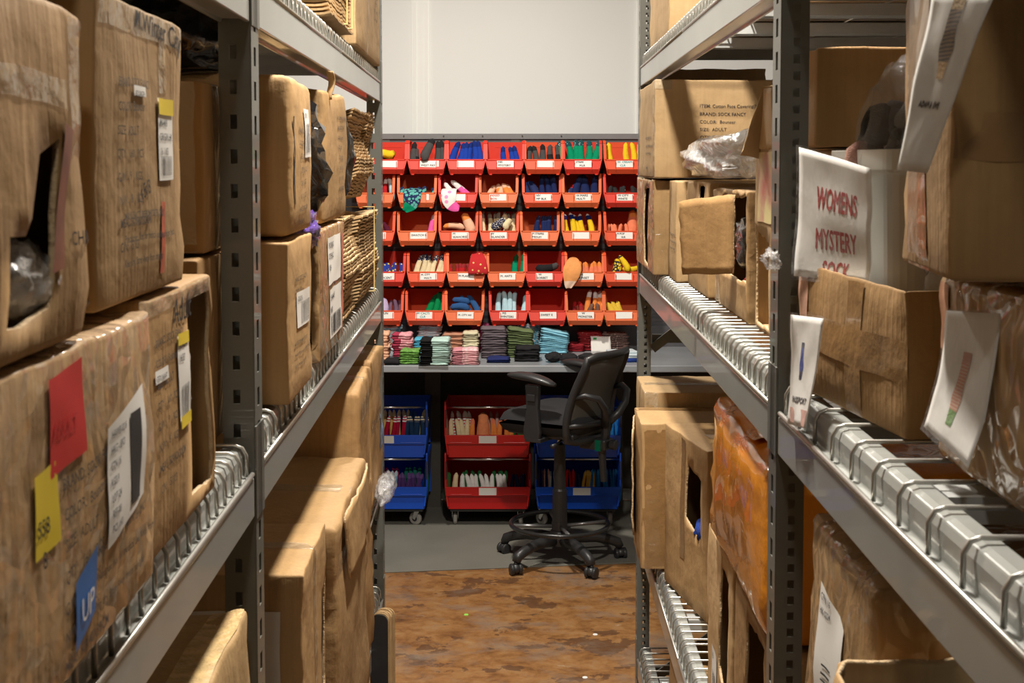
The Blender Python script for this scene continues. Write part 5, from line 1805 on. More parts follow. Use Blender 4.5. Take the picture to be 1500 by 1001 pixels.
# wrapped carton with red sticker, closest to the viewer
A = Carton("cling-wrapped carton with a red sticker and a large bar-code label, at the aisle", "L", -0.012, 0.80, 1.33, LM, 0.262, 0.42, KWRAP[1], seed=3, amp=0.006, bulge=0.008)
A.sticker("aisle", 0.40, 0.66, 0.555, 0.945, M_RED, ["", "ADULT"], 0.018, ink=M_REDINK, name="red_sticker", label="red sticker", skew=0.02)
A.sticker("aisle", 0.33, 0.46, 0.43, 0.7, M_YELLOW, ["", "558", "  8"], 0.018, name="yellow_sticker", label="yellow sticker", skew=0.01)
A.sticker("aisle", 0.66, 0.29, 0.91, 0.69, None, ["HAWB 0216", "HKG - SFO", "CTN 16", "KGS 9", "LOT 24", "REF 08", "PCS 160"], 0.01, (0.56, 0.1, 0.84, 0.86, True), skew=0.07, label="large white bar-code label")
A.sticker("aisle", 0.5, 0.07, 0.605, 0.29, M_BLUE, ["UP"], 0.03, ink=M_PAPER, name="blue_sticker", label="blue sticker", skew=0.06, tx=0.2)
A.text("aisle", APP[1:8], 0.45, 0.6, 0.014, 1.75)
A.text("aisle", MFR, 0.6, 0.3, 0.011, 2.2)
A.tape([("top", 0.44, 0.0, 0.56, 1.0), ("near", 0.4, 0.6, 0.6, 1.0)])

B = Carton("carton with a wide cut-out showing silver plastic, behind the cling-wrapped one", "L", 0.0, 1.345, 1.70, LM, 0.272, 0.4, KRAFT[0], seed=5, amp=0.005,
           holes={"aisle": [[(0.6, 0.08), (0.93, 0.06), (0.95, 0.95), (0.58, 0.93), (0.6, 0.6)]]})
B.text("aisle", APP[1:9], 0.16, 0.8, 0.0125, 1.75)
B.text("aisle", ["Adult"], 0.38, 0.86, 0.04, mat=M_BLACKINK, name="handwriting")
B.sticker("aisle", 0.42, 0.42, 0.57, 0.8, M_PAPER, ["KL 0274", "16/27"], 0.011, (0.15, 0.1, 0.85, 0.45, False), skew=0.01)
B.patch("yellow_band", "aisle", [(0.42, 0.42), (0.57, 0.42), (0.57, 0.47), (0.42, 0.47)], M_YELLOW, 0.003)
B.patch("yellow_band", "aisle", [(0.42, 0.76), (0.57, 0.76), (0.57, 0.81), (0.42, 0.81)], M_YELLOW, 0.003)
B.sticker("aisle", 0.14, 0.66, 0.3, 0.71, M_PAPER, ["CITY NAVY"], 0.009, name="small_label")
B.tape([("top", 0.42, 0.0, 0.58, 1.0), ("aisle", 0.0, 0.93, 1.0, 0.995)], M_CTAPE)
blob("plastic_bag", "silvery plastic bag showing in the cut-out of the open carton", "bag", (xL(1.6) - 0.1, 1.6, LM + 0.13), (0.1, 0.07, 0.125), M_MILKY, 3, base=LM + 0.012)
blob("black_bag", "dark bag inside the cut-out carton behind the silvery plastic", "bag", (xL(1.5) - 0.25, 1.5, LM + 0.11), (0.08, 0.1, 0.11), M_BLACKBAG, 13, base=LM + 0.012)

Cc = Carton("tall carton printed with shipping text, stacked on the cut-out carton", "L", 0.0, 1.19, 1.535, LM + 0.277, 0.285, 0.4, KRAFT[2], seed=8, amp=0.005)
Cc.text("aisle", APP[1:9], 0.2, 0.72, 0.0125, 1.8)
Cc.text("aisle", MFR, 0.24, 0.27, 0.0105, 2.1)
Cc.text("aisle", ["M.Winter City"], 0.42, 0.93, 0.032, mat=M_BLACKINK, name="handwriting", ang=-0.06)
Cc.text("aisle", ["15/8"], 0.42, 0.33, 0.022, mat=M_BLACKINK, name="handwriting", ang=0.2)
Cc.sticker("aisle", 0.66, 0.4, 0.85, 0.7, M_PAPER, ["B/N 0024", "MAWB", "ORIGIN HK", "16 / 103"], 0.011, (0.1, 0.06, 0.9, 0.3, False))
Cc.patch("yellow_band", "aisle", [(0.66, 0.64), (0.85, 0.64), (0.85, 0.7), (0.66, 0.7)], M_YELLOW, 0.003)
Cc.sticker("aisle", 0.36, 0.69, 0.5, 0.725, M_PAPER, ["BOUNCER"], 0.008, name="small_label")
Cc.tape([("top", 0.42, 0.0, 0.58, 1.0), ("aisle", 0.7, 0.72, 0.78, 0.99)], M_CTAPE)
Cc.tape([("aisle", 0.02, 0.9, 0.98, 0.995)], M_CTAPE)
Cc.patch("fragile_tape", "aisle", [(0.66, 0.06), (0.71, 0.06), (0.74, 0.32), (0.69, 0.32)], plain("red_print_tape", (0.45, 0.1, 0.05), 0.5, var=0.4, nscale=60))

D = Carton("bulging carton with a ragged slit, stacked on the cling-wrapped carton", "L", -0.012, 0.62, 1.115, LM + 0.268, 0.262, 0.42, KRAFT[0], seed=12, amp=0.009, bulge=0.014, r=0.02,
           holes={"aisle": [[(0.6, 0.1), (0.8, 0.12), (0.86, 0.6), (0.78, 0.55), (0.72, 0.4), (0.62, 0.35)]]})
D.patch("torn_label", "aisle", [(0.8, 0.24), (0.85, 0.24), (0.925, 0.64), (0.88, 0.66)], plain("dull_red_print", (0.2, 0.065, 0.035), 0.6, var=0.3, nscale=40))
D.tape([("aisle", 0.92, 0.55, 0.995, 0.98), ("aisle", 0.6, 0.7, 0.9, 0.78)], M_CTAPE)
D.text("aisle", ["CHINA"], 0.9, 0.3, 0.016)
blob("plastic_bag", "white plastic bag bulging out of the slit carton", "bag", (xL(1.04) - 0.012, 1.02, LM + 0.268 + 0.052), (0.028, 0.06, 0.032), M_MILKY, 7, base=LM + 0.283)
blob("plastic_bag", "crumpled clear film lying on the cling-wrapped carton's top", "bag", (xL(1.17) - 0.04, 1.19, LM + 0.262 + 0.025), (0.035, 0.05, 0.018), M_MILKY, 17, base=LM + 0.27, sub=3)

Fb = Carton("plain carton half hidden behind the slotted post, on the wire deck", "L", 0.056, 1.88, 2.265, LM, 0.275, 0.4, KRAFT[1], seed=14)
E = Carton("carton with a slanted yellow sticker, stacked beside the slotted post", "L", 0.056, 1.93, 2.27, LM + 0.281, 0.245, 0.4, KRAFT[1], seed=15)
lab = E.patch("yellow_sticker", "near", [(0.72, 0.68), (0.83, 0.55), (0.92, 0.6), (0.81, 0.74)], M_YELLOW, 0.0016)
E.text("near", ["558", " 8"], 0.815, 0.6, 0.014, mat=M_BLACKINK, parent=lab, off=0.0022, name="lettering", ang=0.9)
E.tape([("near", 0.86, 0.0, 0.97, 1.0), ("aisle", 0.2, 0, 0.35, 1)], M_CTAPE)

G = Carton("bulging carton with a bar-code label and a torn side, past the slotted post", "L", -0.012, 2.31, 2.60, LM + 0.285, 0.275, 0.4, KRAFT[2], seed=18, amp=0.008, bulge=0.02, r=0.035)
G.text("aisle", APP[1:9], 0.3, 0.66, 0.013, 1.8)
G.sticker("aisle", 0.5, 0.5, 0.8, 0.82, M_PAPER, ["SFO 16"], 0.012, (0.1, 0.1, 0.9, 0.7, False))
G.patch("slit_shade", "aisle", [(0.1, 0.2), (0.13, 0.2), (0.12, 0.75), (0.09, 0.75)], M_BLACKINK, 0.0012)  # flat black strip painting the dark inside of a slit
I_ = Carton("carton with white bar-code label standing on the deck past the slotted post", "L", -0.012, 2.29, 2.60, LM, 0.278, 0.4, KRAFT[2], seed=19)
I_.text("aisle", APP[1:4], 0.25, 0.72, 0.012, 1.8)
I_.text("aisle", MFR, 0.2, 0.32, 0.0095, 2.0)
I_.sticker("aisle", 0.3, 0.42, 0.78, 0.65, M_PAPER, ["CS 0216"], 0.013, (0.3, 0.08, 0.9, 0.7, False))
I_.tape([("top", 0.42, 0.0, 0.58, 1.0), ("near", 0.42, 0, 0.55, 1.0)])
Hh_ = Carton("printed carton with a sagging front, on top beside black plastic", "L", 0.0, 2.93, 3.38, LM + 0.28, 0.29, 0.4, KRAFT[2], seed=21, amp=0.008, bulge=0.016, r=0.03)
Hh_.text("aisle", APP[:9], 0.52, 0.8, 0.013, 1.8)
J = Carton("carton with long taped paper labels, its near side cut open", "L", -0.006, 2.78, 3.25, LM, 0.272, 0.4, KWRAP[0], seed=22,
           holes={"near": [[(0.66, 0.1), (0.95, 0.1), (0.95, 0.92), (0.66, 0.9)]]})
J.sticker("aisle", 0.36, 0.1, 0.86, 0.5, M_PAPER, ["SH-44 60", "MIX"], 0.02, (0.1, 0.06, 0.9, 0.45, False))
J.sticker("aisle", 0.32, 0.54, 0.82, 0.92, M_PAPER, ["PACKING", "LIST ENCL", "0024"], 0.018, name="packing_list")
J.patch("red_print", "aisle", [(0.88, 0.2), (0.97, 0.2), (0.97, 0.9), (0.88, 0.9)], plain("red_print_worn", (0.5, 0.16, 0.1), 0.6, var=0.3, nscale=50))

yb = 2.76
blob("black_bag", "shiny black plastic spilling between the two bulging upper cartons", "bag", (xL(yb) - 0.075, yb + 0.005, LM + 0.285 + 0.13), (0.1, 0.125, 0.15), M_BLACKBAG, 5, base=LM + 0.295, rough=1.25)
blob("black_bag", "black plastic bag lying under the top deck behind the slotted post", "bag", (xL(2.45) - 0.2, 2.42, LM + 0.565 + 0.045), (0.12, 0.2, 0.1), M_BLACKBAG, 9, base=LM + 0.568, top=LT - 0.045, rough=1.2)
blob("black_bag", "black plastic poking out beside the kraft sheets at the printed carton's end", "bag", (xL(3.5) - 0.05, 3.5, LM + 0.285 + 0.14), (0.06, 0.08, 0.13), M_BLACKBAG, 11, base=LM + 0.285, rough=1.2)
blob("plastic_bag", "scrap of purple plastic lying between the lower cartons", "bag", (xL(2.68) - 0.02, 2.7, LM + 0.278 + 0.0), (0.035, 0.09, 0.04), M_PURPLE, 15, base=None, rough=2.0)


# ------------------------------------------------------------------ bundles of flattened kraft boards
def board_mesh(w, l, t, var, bend):
    nu, nv = 14, 16
    vs, fs = [], []
    for sgn in (0, 1):
        for j in range(nv + 1):
            for i in range(nu + 1):
                u, v = i / nu * 2 - 1, j / nv * 2 - 1
                z = bend * (u * u * 0.6) + 0.006 * noise.noise(Vector((u * 2.2, v * 2.6, var * 3.7))) + 0.0018 * math.sin(v * 22 + var * 2)
                e = 1 + 0.01 * noise.noise(Vector((u * 5, v * 5, var * 1.3)))
                vs.append((u * w / 2 * e, v * l / 2 * e, z + sgn * t))
    n = (nu + 1) * (nv + 1)
    for s_ in (0, 1):
        for j in range(nv):
            for i in range(nu):
                q = [s_ * n + j * (nu + 1) + i, s_ * n + j * (nu + 1) + i + 1, s_ * n + (j + 1) * (nu + 1) + i + 1, s_ * n + (j + 1) * (nu + 1) + i]
                fs.append(q if s_ else q[::-1])
    rim = [j for j in range(nu + 1)] + [j * (nu + 1) + nu for j in range(1, nv + 1)] + [nv * (nu + 1) + i for i in range(nu - 1, -1, -1)] + [j * (nu + 1) for j in range(nv - 1, 0, -1)]
    for a, b in zip(rim, rim[1:] + rim[:1]):
        fs.append((a, b, n + b, n + a))
    me = mesh_data("kraft_board", vs, fs, [KRAFT[3]])
    return me


def bundle(xc, y0, y1, z0, z1, w, label, group, rotz, jit=0.003, pitch=0.0095, bend=0.012, wave=0.012, strap=None, lean=0.0, side="L"):
    n = int((z1 - z0) / pitch)
    l = y1 - y0
    ms_ = [board_mesh(w, l, 0.005, int(y0 * 10), bend)] * 3
    for i in range(n):
        o = add_obj("kraft_board", ms_[i % 3], None, (xc + rnd.uniform(-jit, jit) + wave * math.sin(i * 0.33 + y0 * 3) + lean * i * pitch, (y0 + y1) / 2 + rnd.uniform(-jit, jit), z0 + i * pitch), (0, 0, rotz + rnd.uniform(-0.006, 0.006)))
        tag(o, label, "cardboard", group)
    if strap:
        top = z0 + n * pitch + bend + 0.008
        s_ = MB()
        for q in strap:
            yy = (y0 + y1) / 2 + q * l
            xo = w / 2 + abs(wave) + jit + 0.002
            le = lean * n * pitch
            s_.tube([(xc + xo, yy, z0 + 0.01), (xc + xo + le, yy + 0.01, top), (xc - xo + le, yy + 0.01, top), (xc - xo, yy, z0 + 0.01), (xc + xo, yy, z0 + 0.01)], 0.0022, 6)
        st_ = s_.obj("strap", M_STRAP, None)
        tag(st_, "yellow strap round the " + group, "strap")


yw = YAW_L
bundle(xL(3.45) - 0.115, 3.3, 3.72, LM + 0.012, LM + 0.272, 0.22, "kraft board in the lower bundle beside the taped-label carton", "kraft boards beside the taped-label carton", yw, wave=0.014)
bundle(xL(4.05) - 0.105, 3.78, 4.40, LM + 0.012, LM + 0.262, 0.2, "kraft board in the lower bundle beside the bench-end post", "kraft boards beside the bench-end post", yw, strap=(0.1,), wave=0.006, lean=0.0)
bundle(xL(4.0) - 0.115, 3.72, 4.22, LM + 0.305, LM + 0.56, 0.2, "kraft board in the upper strapped bundle under the top deck", "kraft boards in the upper bundle", yw, wave=0.02, bend=0.02)
bundle(xL(4.3) - 0.14, 4.26, 4.5, LM + 0.3, LM + 0.575, 0.16, "kraft board in the slim leaning bundle against the white wall", "kraft boards in the slim bundle", yw, wave=0.006, lean=0.16)
# top deck of the wide-slot rack
bundle(xL(3.35) - 0.115, 3.1, 3.62, LT + 0.012, LT + 0.2, 0.22, "kraft board in the bundle on the top deck beside a carton", "kraft boards on the top deck", yw, strap=(0.05, 0.25), wave=0.005)
TL = Carton("tall carton on the top deck at the bench end of its rack", "L", 0.0, 3.68, 4.52, LT, 0.42, 0.4, KRAFT[3], seed=25)
TL.text("aisle", APP[1:6], 0.75, 0.55, 0.014, 1.8)
TL.tape([("aisle", 0.42, 0, 0.46, 1)], M_CTAPE)
TL2 = Carton("carton on the top deck above the slotted post", "L", 0.02, 2.12, 2.7, LT, 0.35, 0.4, KRAFT[1], seed=26)
TL3 = Carton("carton on the top deck over the printed tall carton", "L", 0.02, 0.9, 1.5, LT, 0.35, 0.4, KRAFT[0], seed=27)

ps = MB()
vs, fs = [], []
for i in range(11):
    k = i / 10
    wv = 0.006 * math.sin(k * 5)
    for sgn in (-1, 1):
        vs.append((wv + 0.004 * k, sgn * (0.011 - 0.003 * k), -0.062 * k))
for i in range(10):
    fs.append((i * 2, i * 2 + 1, i * 2 + 3, i * 2 + 2))
ps.add(vs, fs)
pso = ps.obj("paper_strip", KRAFT[3], None, (xL(3.02) + 0.002, 3.02, LT - 0.118), (0, 0, 0.9), smooth=True, recalc=False)
pso.modifiers.new("Paper", "SOLIDIFY").thickness = 0.002
tag(pso, "strip of kraft paper hanging from the top beam over the printed carton", "paper")

# lower cartons
hid = Carton("carton under the yellow-edged one at the foot of the slotted post", "L", 0.01, 1.35, 1.9, LB, 0.375, 0.45, KRAFT[1], seed=30)
L0 = Carton("carton with a torn yellowed edge below the wire deck, beside the slotted post", "L", -0.004, 1.38, 1.93, LB + 0.38, 0.395, 0.45, cardboard("kraft_yellowed", (0.47, 0.31, 0.145)), seed=31, amp=0.009, bulge=0.01, r=0.02)
L0.patch("torn_edge", "top", [(0.86, 0.0), (0.99, 0.0), (0.99, 0.99), (0.88, 0.99)], plain("yellowed_tape", (0.55, 0.385, 0.17), 0.5, var=0.3, nscale=40, bump=0.8))
L0.tape([("top", 0.2, 0.2, 0.3, 1.0)], M_CTAPE)
L1 = Carton("carton with a white panel on its end and a cut-open side, lit from above", "L", -0.01, 2.44, 2.80, LB, 0.675, 0.5, KRAFT[2], seed=33,
            holes={"aisle": [[(0.78, 0.45), (0.95, 0.5), (0.96, 0.86), (0.84, 0.8)]]})
L1.patch("white_panel", "near", [(0.02, 0.0), (0.92, 0.0), (0.92, 0.9), (0.02, 0.9)], plain("off_white_print", (0.62, 0.6, 0.54), 0.7), 0.0015)
L1.tape([("top", 0.0, 0.44, 1.0, 0.56), ("aisle", 0.44, 0.6, 0.56, 1.0)], M_CTAPE)
blob("plastic_bag", "clear plastic poking out of the cut-open carton low by the post", "bag", (xL(2.74) - 0.04, 2.75, LB + 0.36), (0.05, 0.045, 0.06), M_MILKY, 23)
L2 = Carton("tall carton with a crushed top corner, behind the white-panelled one", "L", -0.035, 2.83, 3.48, LB, 0.665, 0.45, KRAFT[2], seed=35, amp=0.011, bulge=0.012, r=0.03)
L2.tape([("top", 0.0, 0.42, 1.0, 0.54), ("aisle", 0.05, 0.8, 0.95, 0.86)], M_CTAPE)
L2.flap([L2.surf("aisle", 0.12, L2.h - 0.16, 0.012), L2.surf("aisle", 0.6, L2.h - 0.18, 0.014), L2.surf("aisle", 0.61, L2.h - 0.01, 0.004), L2.surf("aisle", 0.1, L2.h - 0.005, 0.004)], 4, "crushed_flap", curl=0.006)
M1 = Carton("carton with dented corners below the wire deck, behind the crushed one", "L", -0.01, 3.52, 3.98, LB, 0.83, 0.42, KRAFT[1], seed=37, amp=0.012, bulge=0.01, r=0.03,
            holes={"aisle": [[(0.82, 0.62), (0.93, 0.6), (0.9, 0.84), (0.84, 0.82)]]})
M1.tape([("top", 0.0, 0.4, 1.0, 0.56), ("aisle", 0.1, 0.88, 0.9, 0.94)], M_CTAPE)
M2 = Carton("carton with a blue-edged label, tucked against the bench-end post", "L", -0.006, 4.02, 4.45, 0.96, 0.455, 0.42, KRAFT[1], seed=38, amp=0.012, bulge=0.01, r=0.03)
M2.sticker("aisle", 0.72, 0.28, 0.92, 0.52, fabric((0.2, 0.3, 0.5)), ["HANDLE", "WITH CARE"], 0.012, name="blue_edged_label")
M2.tape([("top", 0.0, 0.4, 1.0, 0.56), ("aisle", 0.05, 0.5, 0.95, 0.58)], M_CTAPE)
blob("plastic_bag", "clear plastic film crumpled on the short wire deck by the bench end", "bag", (xL(4.2) + 0.034, 4.22, 0.99), (0.03, 0.17, 0.04), M_CLEARBAG, 27, base=0.962, rough=1.3)
# black-lined board and a tan board leaning at the rack's end
bl_ = thing("board_pack", "narrow pack of black-faced boards with rounded corners standing on the floor against the rack", "cardboard", (-0.4, 4.04, 0.0), -0.2)
for k in range(9):
    hw_, hh_, rr_ = 0.026, 0.645 + 0.003 * math.sin(k * 2.3), 0.022
    ol = [(-hw_, 0.0), (hw_ + 0.002 * math.sin(k * 1.7), 0.0)]
    for a in range(0, 91, 15):
        ol.append((hw_ - rr_ + rr_ * math.cos(math.radians(a)) + 0.002 * math.sin(k * 1.7), hh_ - rr_ + rr_ * math.sin(math.radians(a))))
    for a in range(90, 181, 15):
        ol.append((-hw_ + rr_ + rr_ * math.cos(math.radians(a)), hh_ - rr_ + rr_ * math.sin(math.radians(a))))
    MB().prism(ol, k * 0.0085, k * 0.0085 + 0.0055, "y").obj("board_layer", M_DARKPL if k == 0 else KRAFT[3], bl_)

# ================================================================== CARTONS, SIDE OF THE CLOSE-SLOT RACK
R2 = Carton("cling-wrapped carton bearing a long sock picture sheet, at the aisle", "R", 0.08, 0.9, 1.54, RM, 0.212, 0.5, KWRAP[0], seed=41, amp=0.006, bulge=0.012, r=0.03)
R2.patch("red_print", "aisle", [(0.02, 0.6), (0.08, 0.6), (0.08, 0.95), (0.02, 0.95)], plain("faded_red_print", (0.45, 0.22, 0.12), 0.6, var=0.3, nscale=60))
R1 = Carton("big taped carton stacked highest at the aisle beside a hanging sheet", "R", 0.022, 1.245, 1.51, RM + 0.222, 0.32, 0.5, KRAFT[0], seed=42, yaw=-0.1, amp=0.006, r=0.018)
R1.tape([("near", 0.0, 0.36, 1.0, 0.5), ("aisle", 0.15, 0.0, 0.6, 0.97), ("near", 0.5, 0.5, 0.66, 1.0)])
R1.text("aisle", ["SOCKS", "MADE IN"], 0.2, 0.5, 0.016)

R3 = Carton("open-topped taped carton holding the white tote on the wire deck", "R", 0.042, 1.645, 2.06, RM, 0.183, 0.38, KRAFT[1], seed=44, open_top=True, yaw=0.125, amp=0.006, bulge=0.01)
R3.tape([("aisle", 0.0, 0.36, 1.0, 0.64), ("near", 0.0, 0.36, 1.0, 0.64), ("aisle", 0.52, 0.0, 0.66, 0.97)])
R3.patch("faded_print", "aisle", [(0.03, 0.55), (0.12, 0.55), (0.12, 0.97), (0.03, 0.97)], plain("orange_pink_print", (0.6, 0.36, 0.26), 0.6, var=0.3, nscale=60))


def tote(x, y, z, rz, w, l, h):
    """tall white carton-plastic tote, tapering down, with a thick lip"""
    t = thing("white_tote", "tall white tote with the WOMENS MYSTERY SOCK sheet on its side", "tote", (x, y, z), rz)
    mb = MB()

    def ringp(k, zz, ins=0.0):
        out = []
        a, b, r = w / 2 * k - ins, l / 2 * k - ins, 0.03
        for cx_, cy_, a0 in ((a - r, b - r, 0), (-a + r, b - r, 90), (-a + r, -b + r, 180), (a - r, -b + r, 270)):
            for i in range(6):
                q = math.radians(a0 + 90 * i / 5)
                out.append((cx_ + r * math.cos(q), cy_ + r * math.sin(q), zz))
        return out
    rings = [ringp(0.9, 0.0), ringp(0.905, 0.02), ringp(0.95, h * 0.5), ringp(0.985, h - 0.03), ringp(1.0, h - 0.028), ringp(1.0, h), ringp(1.0, h, 0.008), ringp(0.985, h - 0.03, 0.006), ringp(0.9, 0.01, 0.006)]
    n = 24
    vs = [p for r in rings for p in r]
    fs = [(i * n + j, i * n + (j + 1) % n, (i + 1) * n + (j + 1) % n, (i + 1) * n + j) for i in range(len(rings) - 1) for j in range(n)]
    fs += [tuple(range(n - 1, -1, -1)), tuple((len(rings) - 1) * n + j for j in range(n))]
    mb.add(vs, fs)
    mb.obj("tote_body", plain("scuffed_white_plastic", (0.62, 0.6, 0.54), 0.45, var=0.12, nscale=10, coat=0.1), t, bev=0.003)
    return t


T_ = tote(xR(1.91) + 0.197, 1.9, RM + 0.012, YAW_R + 0.1, 0.26, 0.265, 0.34)
MB().lathe([(0.007, 0), (0.007, 0.004)], 12).obj("rivet", M_CHROME, T_, (-0.05, -0.131, 0.27), (math.pi / 2 * 1.03, 0, 0))


# clear bag of grey socks standing in the tote
bg = thing("sock_bag", "clear bag of grey and coral socks standing in the white tote", "bag", (xR(1.9) + 0.128, 1.895, RM + 0.026))
blob("bag_film", None, None, (0, 0, 0.285), (0.062, 0.1, 0.165), film("thin_bag_film", (0.8, 0.8, 0.8), 0.16, 0.08), 51, parent=bg, rough=0.7)
for i in range(30):
    cc_ = ((0.2, 0.2, 0.2), (0.28, 0.28, 0.28), (0.16, 0.16, 0.16), (0.3, 0.29, 0.28), (0.12, 0.12, 0.12), (0.45, 0.14, 0.08), (0.22, 0.21, 0.2), (0.06, 0.06, 0.06), (0.5, 0.28, 0.22))[i % 9]
    a = i * 2.4
    zz = 0.2 + 0.18 * (i / 29)
    kk = 0.62 * math.sqrt(max(0.1, 1 - ((zz - 0.28) / 0.15) ** 2))
    add_obj("bagged_sock", sock_mesh(cc_, None, rad=0.021, L=0.06, var=i % 4, flatn=0.9), bg, (0.062 * kk * math.cos(a), 0.11 * kk * math.sin(a), zz - 0.025), (0.5 * math.sin(a), 0.3 * math.cos(a * 1.7), a))
MB().box((-0.035, -0.06, 0.0), (0.035, 0.06, 0.2)).obj("folded_filling", fabric((0.12, 0.1, 0.1)), bg, bev=0.02)
blob("clear_film", "crumpled clear film tucked between the white tote and taped carton", "bag", (xR(1.72) + 0.19, 1.725, RM + 0.19), (0.075, 0.025, 0.07), M_CLEARBAG, 53, base=RM + 0.01, rough=1.2)
blob("clear_film", "wisp of clear film caught at the rack post by the white tote", "bag", (xR(1.98) - 0.02, 2.04, RM + 0.19), (0.012, 0.04, 0.016), M_CLEARBAG, 54, rough=2.2, sub=4)


# ------------------------------------------------------------------ hanging sheets in plastic sleeves
def sheet(label, q, curl=0.0, sag=0.0, seed=0, cat="sign", name="paper_sheet", mat=None):
    """sheet through four world corners (top left, top right, bottom right, bottom left) with a curl; returns a mapper"""
    q = [Vector(p) for p in q]
    o0 = q[0].copy()
    t = thing(name, label, cat, o0)
    nr = (q[1] - q[0]).cross(q[3] - q[0]).normalized()
    if nr.x > 0:
        nr = -nr

    def P(u, v, off=0.0):
        p = q[0].lerp(q[1], u).lerp(q[3].lerp(q[2], u), v)
        e = curl * v * v + sag * math.sin(math.pi * u) + 0.003 * noise.noise(Vector((u * 2.5, v * 3, seed)))
        return p + nr * (e + off) - o0
    n = 16
    vs = [P(i / n, j / n) for j in range(n + 1) for i in range(n + 1)]
    fs = [(j * (n + 1) + i, j * (n + 1) + i + 1, (j + 1) * (n + 1) + i + 1, (j + 1) * (n + 1) + i) for j in range(n) for i in range(n)]
    o = add_obj("paper", mesh_data("paper", vs, fs, [mat or M_PAPER], smooth=True), t)
    s_ = o.modifiers.new("Sheet", "SOLIDIFY")
    s_.thickness = 0.0008
    vs = [P(-0.03 + 1.06 * i / n, -0.02 + 1.05 * j / n, 0.002) for j in range(n + 1) for i in range(n + 1)]
    so = add_obj("plastic_sleeve", mesh_data("plastic_sleeve", vs, fs, [M_SLEEVE], smooth=True), t)
    return t, P


M_SLEEVE = film("clear_sleeve", (0.8, 0.8, 0.8), 0.12, 0.08)


def sheet_text(t, P, body, u0, v0, hgt, wid, mat, name="lettering", off=0.0012):
    vs, fs, w = text_geo(body, 1.0, 0.0)
    ys = [y for _, y in vs]
    hh = max(ys)
    mb = MB()
    for k, (dx, dy) in enumerate(((0, 0), (0.009, 0), (0.0045, 0.006), (0.0045, -0.006))):
        mb.add([P(u0 + x / w * wid + dx, v0 + (1 - y / hh) * hgt + dy, off + 0.00005 * k) for x, y in vs], fs)
    return mb.obj(name, mat, t, recalc=False)


def sock_picture(t, P, uc, v0, v1, wd, lean, mats, off=0.0012):
    """printed photograph of a hanging sock: leg, heel, foot"""
    mb = MB()
    n = 14
    L_, R_ = [], []
    for i in range(n + 1):
        k = i / n
        c = uc + lean * (k - 0.5)
        wv = wd * (0.8 + 0.35 * math.exp(-((k - 0.62) / 0.12) ** 2) - 0.25 * max(0, k - 0.8) * 4)
        L_.append((c - wv / 2, v0 + (v1 - v0) * k))
        R_.append((c + wv / 2, v0 + (v1 - v0) * k))
    for i in range(n):
        mb.cur = 0 if i < 2 else (2 if i >= n - 3 else 1)
        mb.add([P(*L_[i], off), P(*R_[i], off), P(*R_[i + 1], off), P(*L_[i + 1], off)], [(0, 1, 2, 3)])
    return mb.obj("sock_picture", mats, t, recalc=False)


Wq = [(1177, 216, 2.03), (1281, 247, 1.765), (1292, 416, 1.80), (1181, 404, 2.03)]
t, P = sheet("white sheet lettered WOMENS MYSTERY SOCK on the white tote", [at(a, b, c) + Vector((-0.006, 0, 0)) for a, b, c in Wq], 0.012, -0.003, 1)
for body, v0, hg, u0, wd in (("WOMENS", 0.27, 0.17, 0.25, 0.56), ("MYSTERY", 0.60, 0.16, 0.25, 0.56), ("SOCK", 0.855, 0.13, 0.36, 0.36)):
    sheet_text(t, P, body, u0, v0, hg, wd, plain("red_lettering", (0.42, 0.025, 0.025), 0.6))
Hq = [(1380, -12, 1.24), (1472, -12, 1.14), (1371, 254, 1.235), (1328, 249, 1.275)]
t, P = sheet("long white sheet with a brown sock picture hanging beside the big taped carton", [at(a, b, c) + Vector((-0.008, 0, 0)) for a, b, c in Hq], 0.0, 0.0, 2)
sock_picture(t, P, 0.52, 0.03, 0.47, 0.26, 0.0, [fabric((0.5, 0.36, 0.2)), striped("argyle_print", (0.09, 0.07, 0.06), (0.3, 0.22, 0.15), 90, "Z"), fabric((0.7, 0.48, 0.25))])
sheet_text(t, P, "ADAM & EVE", 0.22, 0.6, 0.03, 0.5, M_INK)
Sq = [(1163, 461, 2.0), (1211, 467, 1.82), (1196, 628, 1.84), (1170, 621, 1.96)]
t, P = sheet("white sheet with a navy sock picture hanging over the wire deck's edge", [at(a, b, c) + Vector((-0.004, 0, 0)) for a, b, c in Sq], 0.012, 0.0, 3)
sock_picture(t, P, 0.42, 0.24, 0.58, 0.14, -0.05, [fabric((0.05, 0.05, 0.09)), fabric((0.02, 0.05, 0.3)), fabric((0.04, 0.04, 0.08))])
sheet_text(t, P, "PASSPORT", 0.2, 0.74, 0.05, 0.6, M_INK)
MB()
p_ = MB()
p_.add([P(0.1, 0.84, 0.0013), P(0.95, 0.84, 0.0013), P(0.95, 0.99, 0.0013), P(0.15, 0.97, 0.0013)], [(0, 1, 2, 3)])
p_.obj("pink_print", plain("pink_print", (0.62, 0.36, 0.3), 0.6, var=0.3, nscale=60), t, recalc=False)
Gq = [(1393, 455, 1.48), (1473, 460, 1.325), (1455, 685, 1.34), (1386, 625, 1.49)]
t, P = sheet("white sheet with a coral striped sock picture on the wrapped carton", [at(a, b, c) + Vector((-0.004, 0, 0)) for a, b, c in Gq], 0.02, 0.0, 4)
sock_picture(t, P, 0.47, 0.3, 0.86, 0.18, -0.06, [fabric((0.55, 0.3, 0.22)), striped("coral_stripe_print", (0.55, 0.22, 0.15), (0.6, 0.42, 0.3), 90, "Z"), fabric((0.16, 0.3, 0.08))])

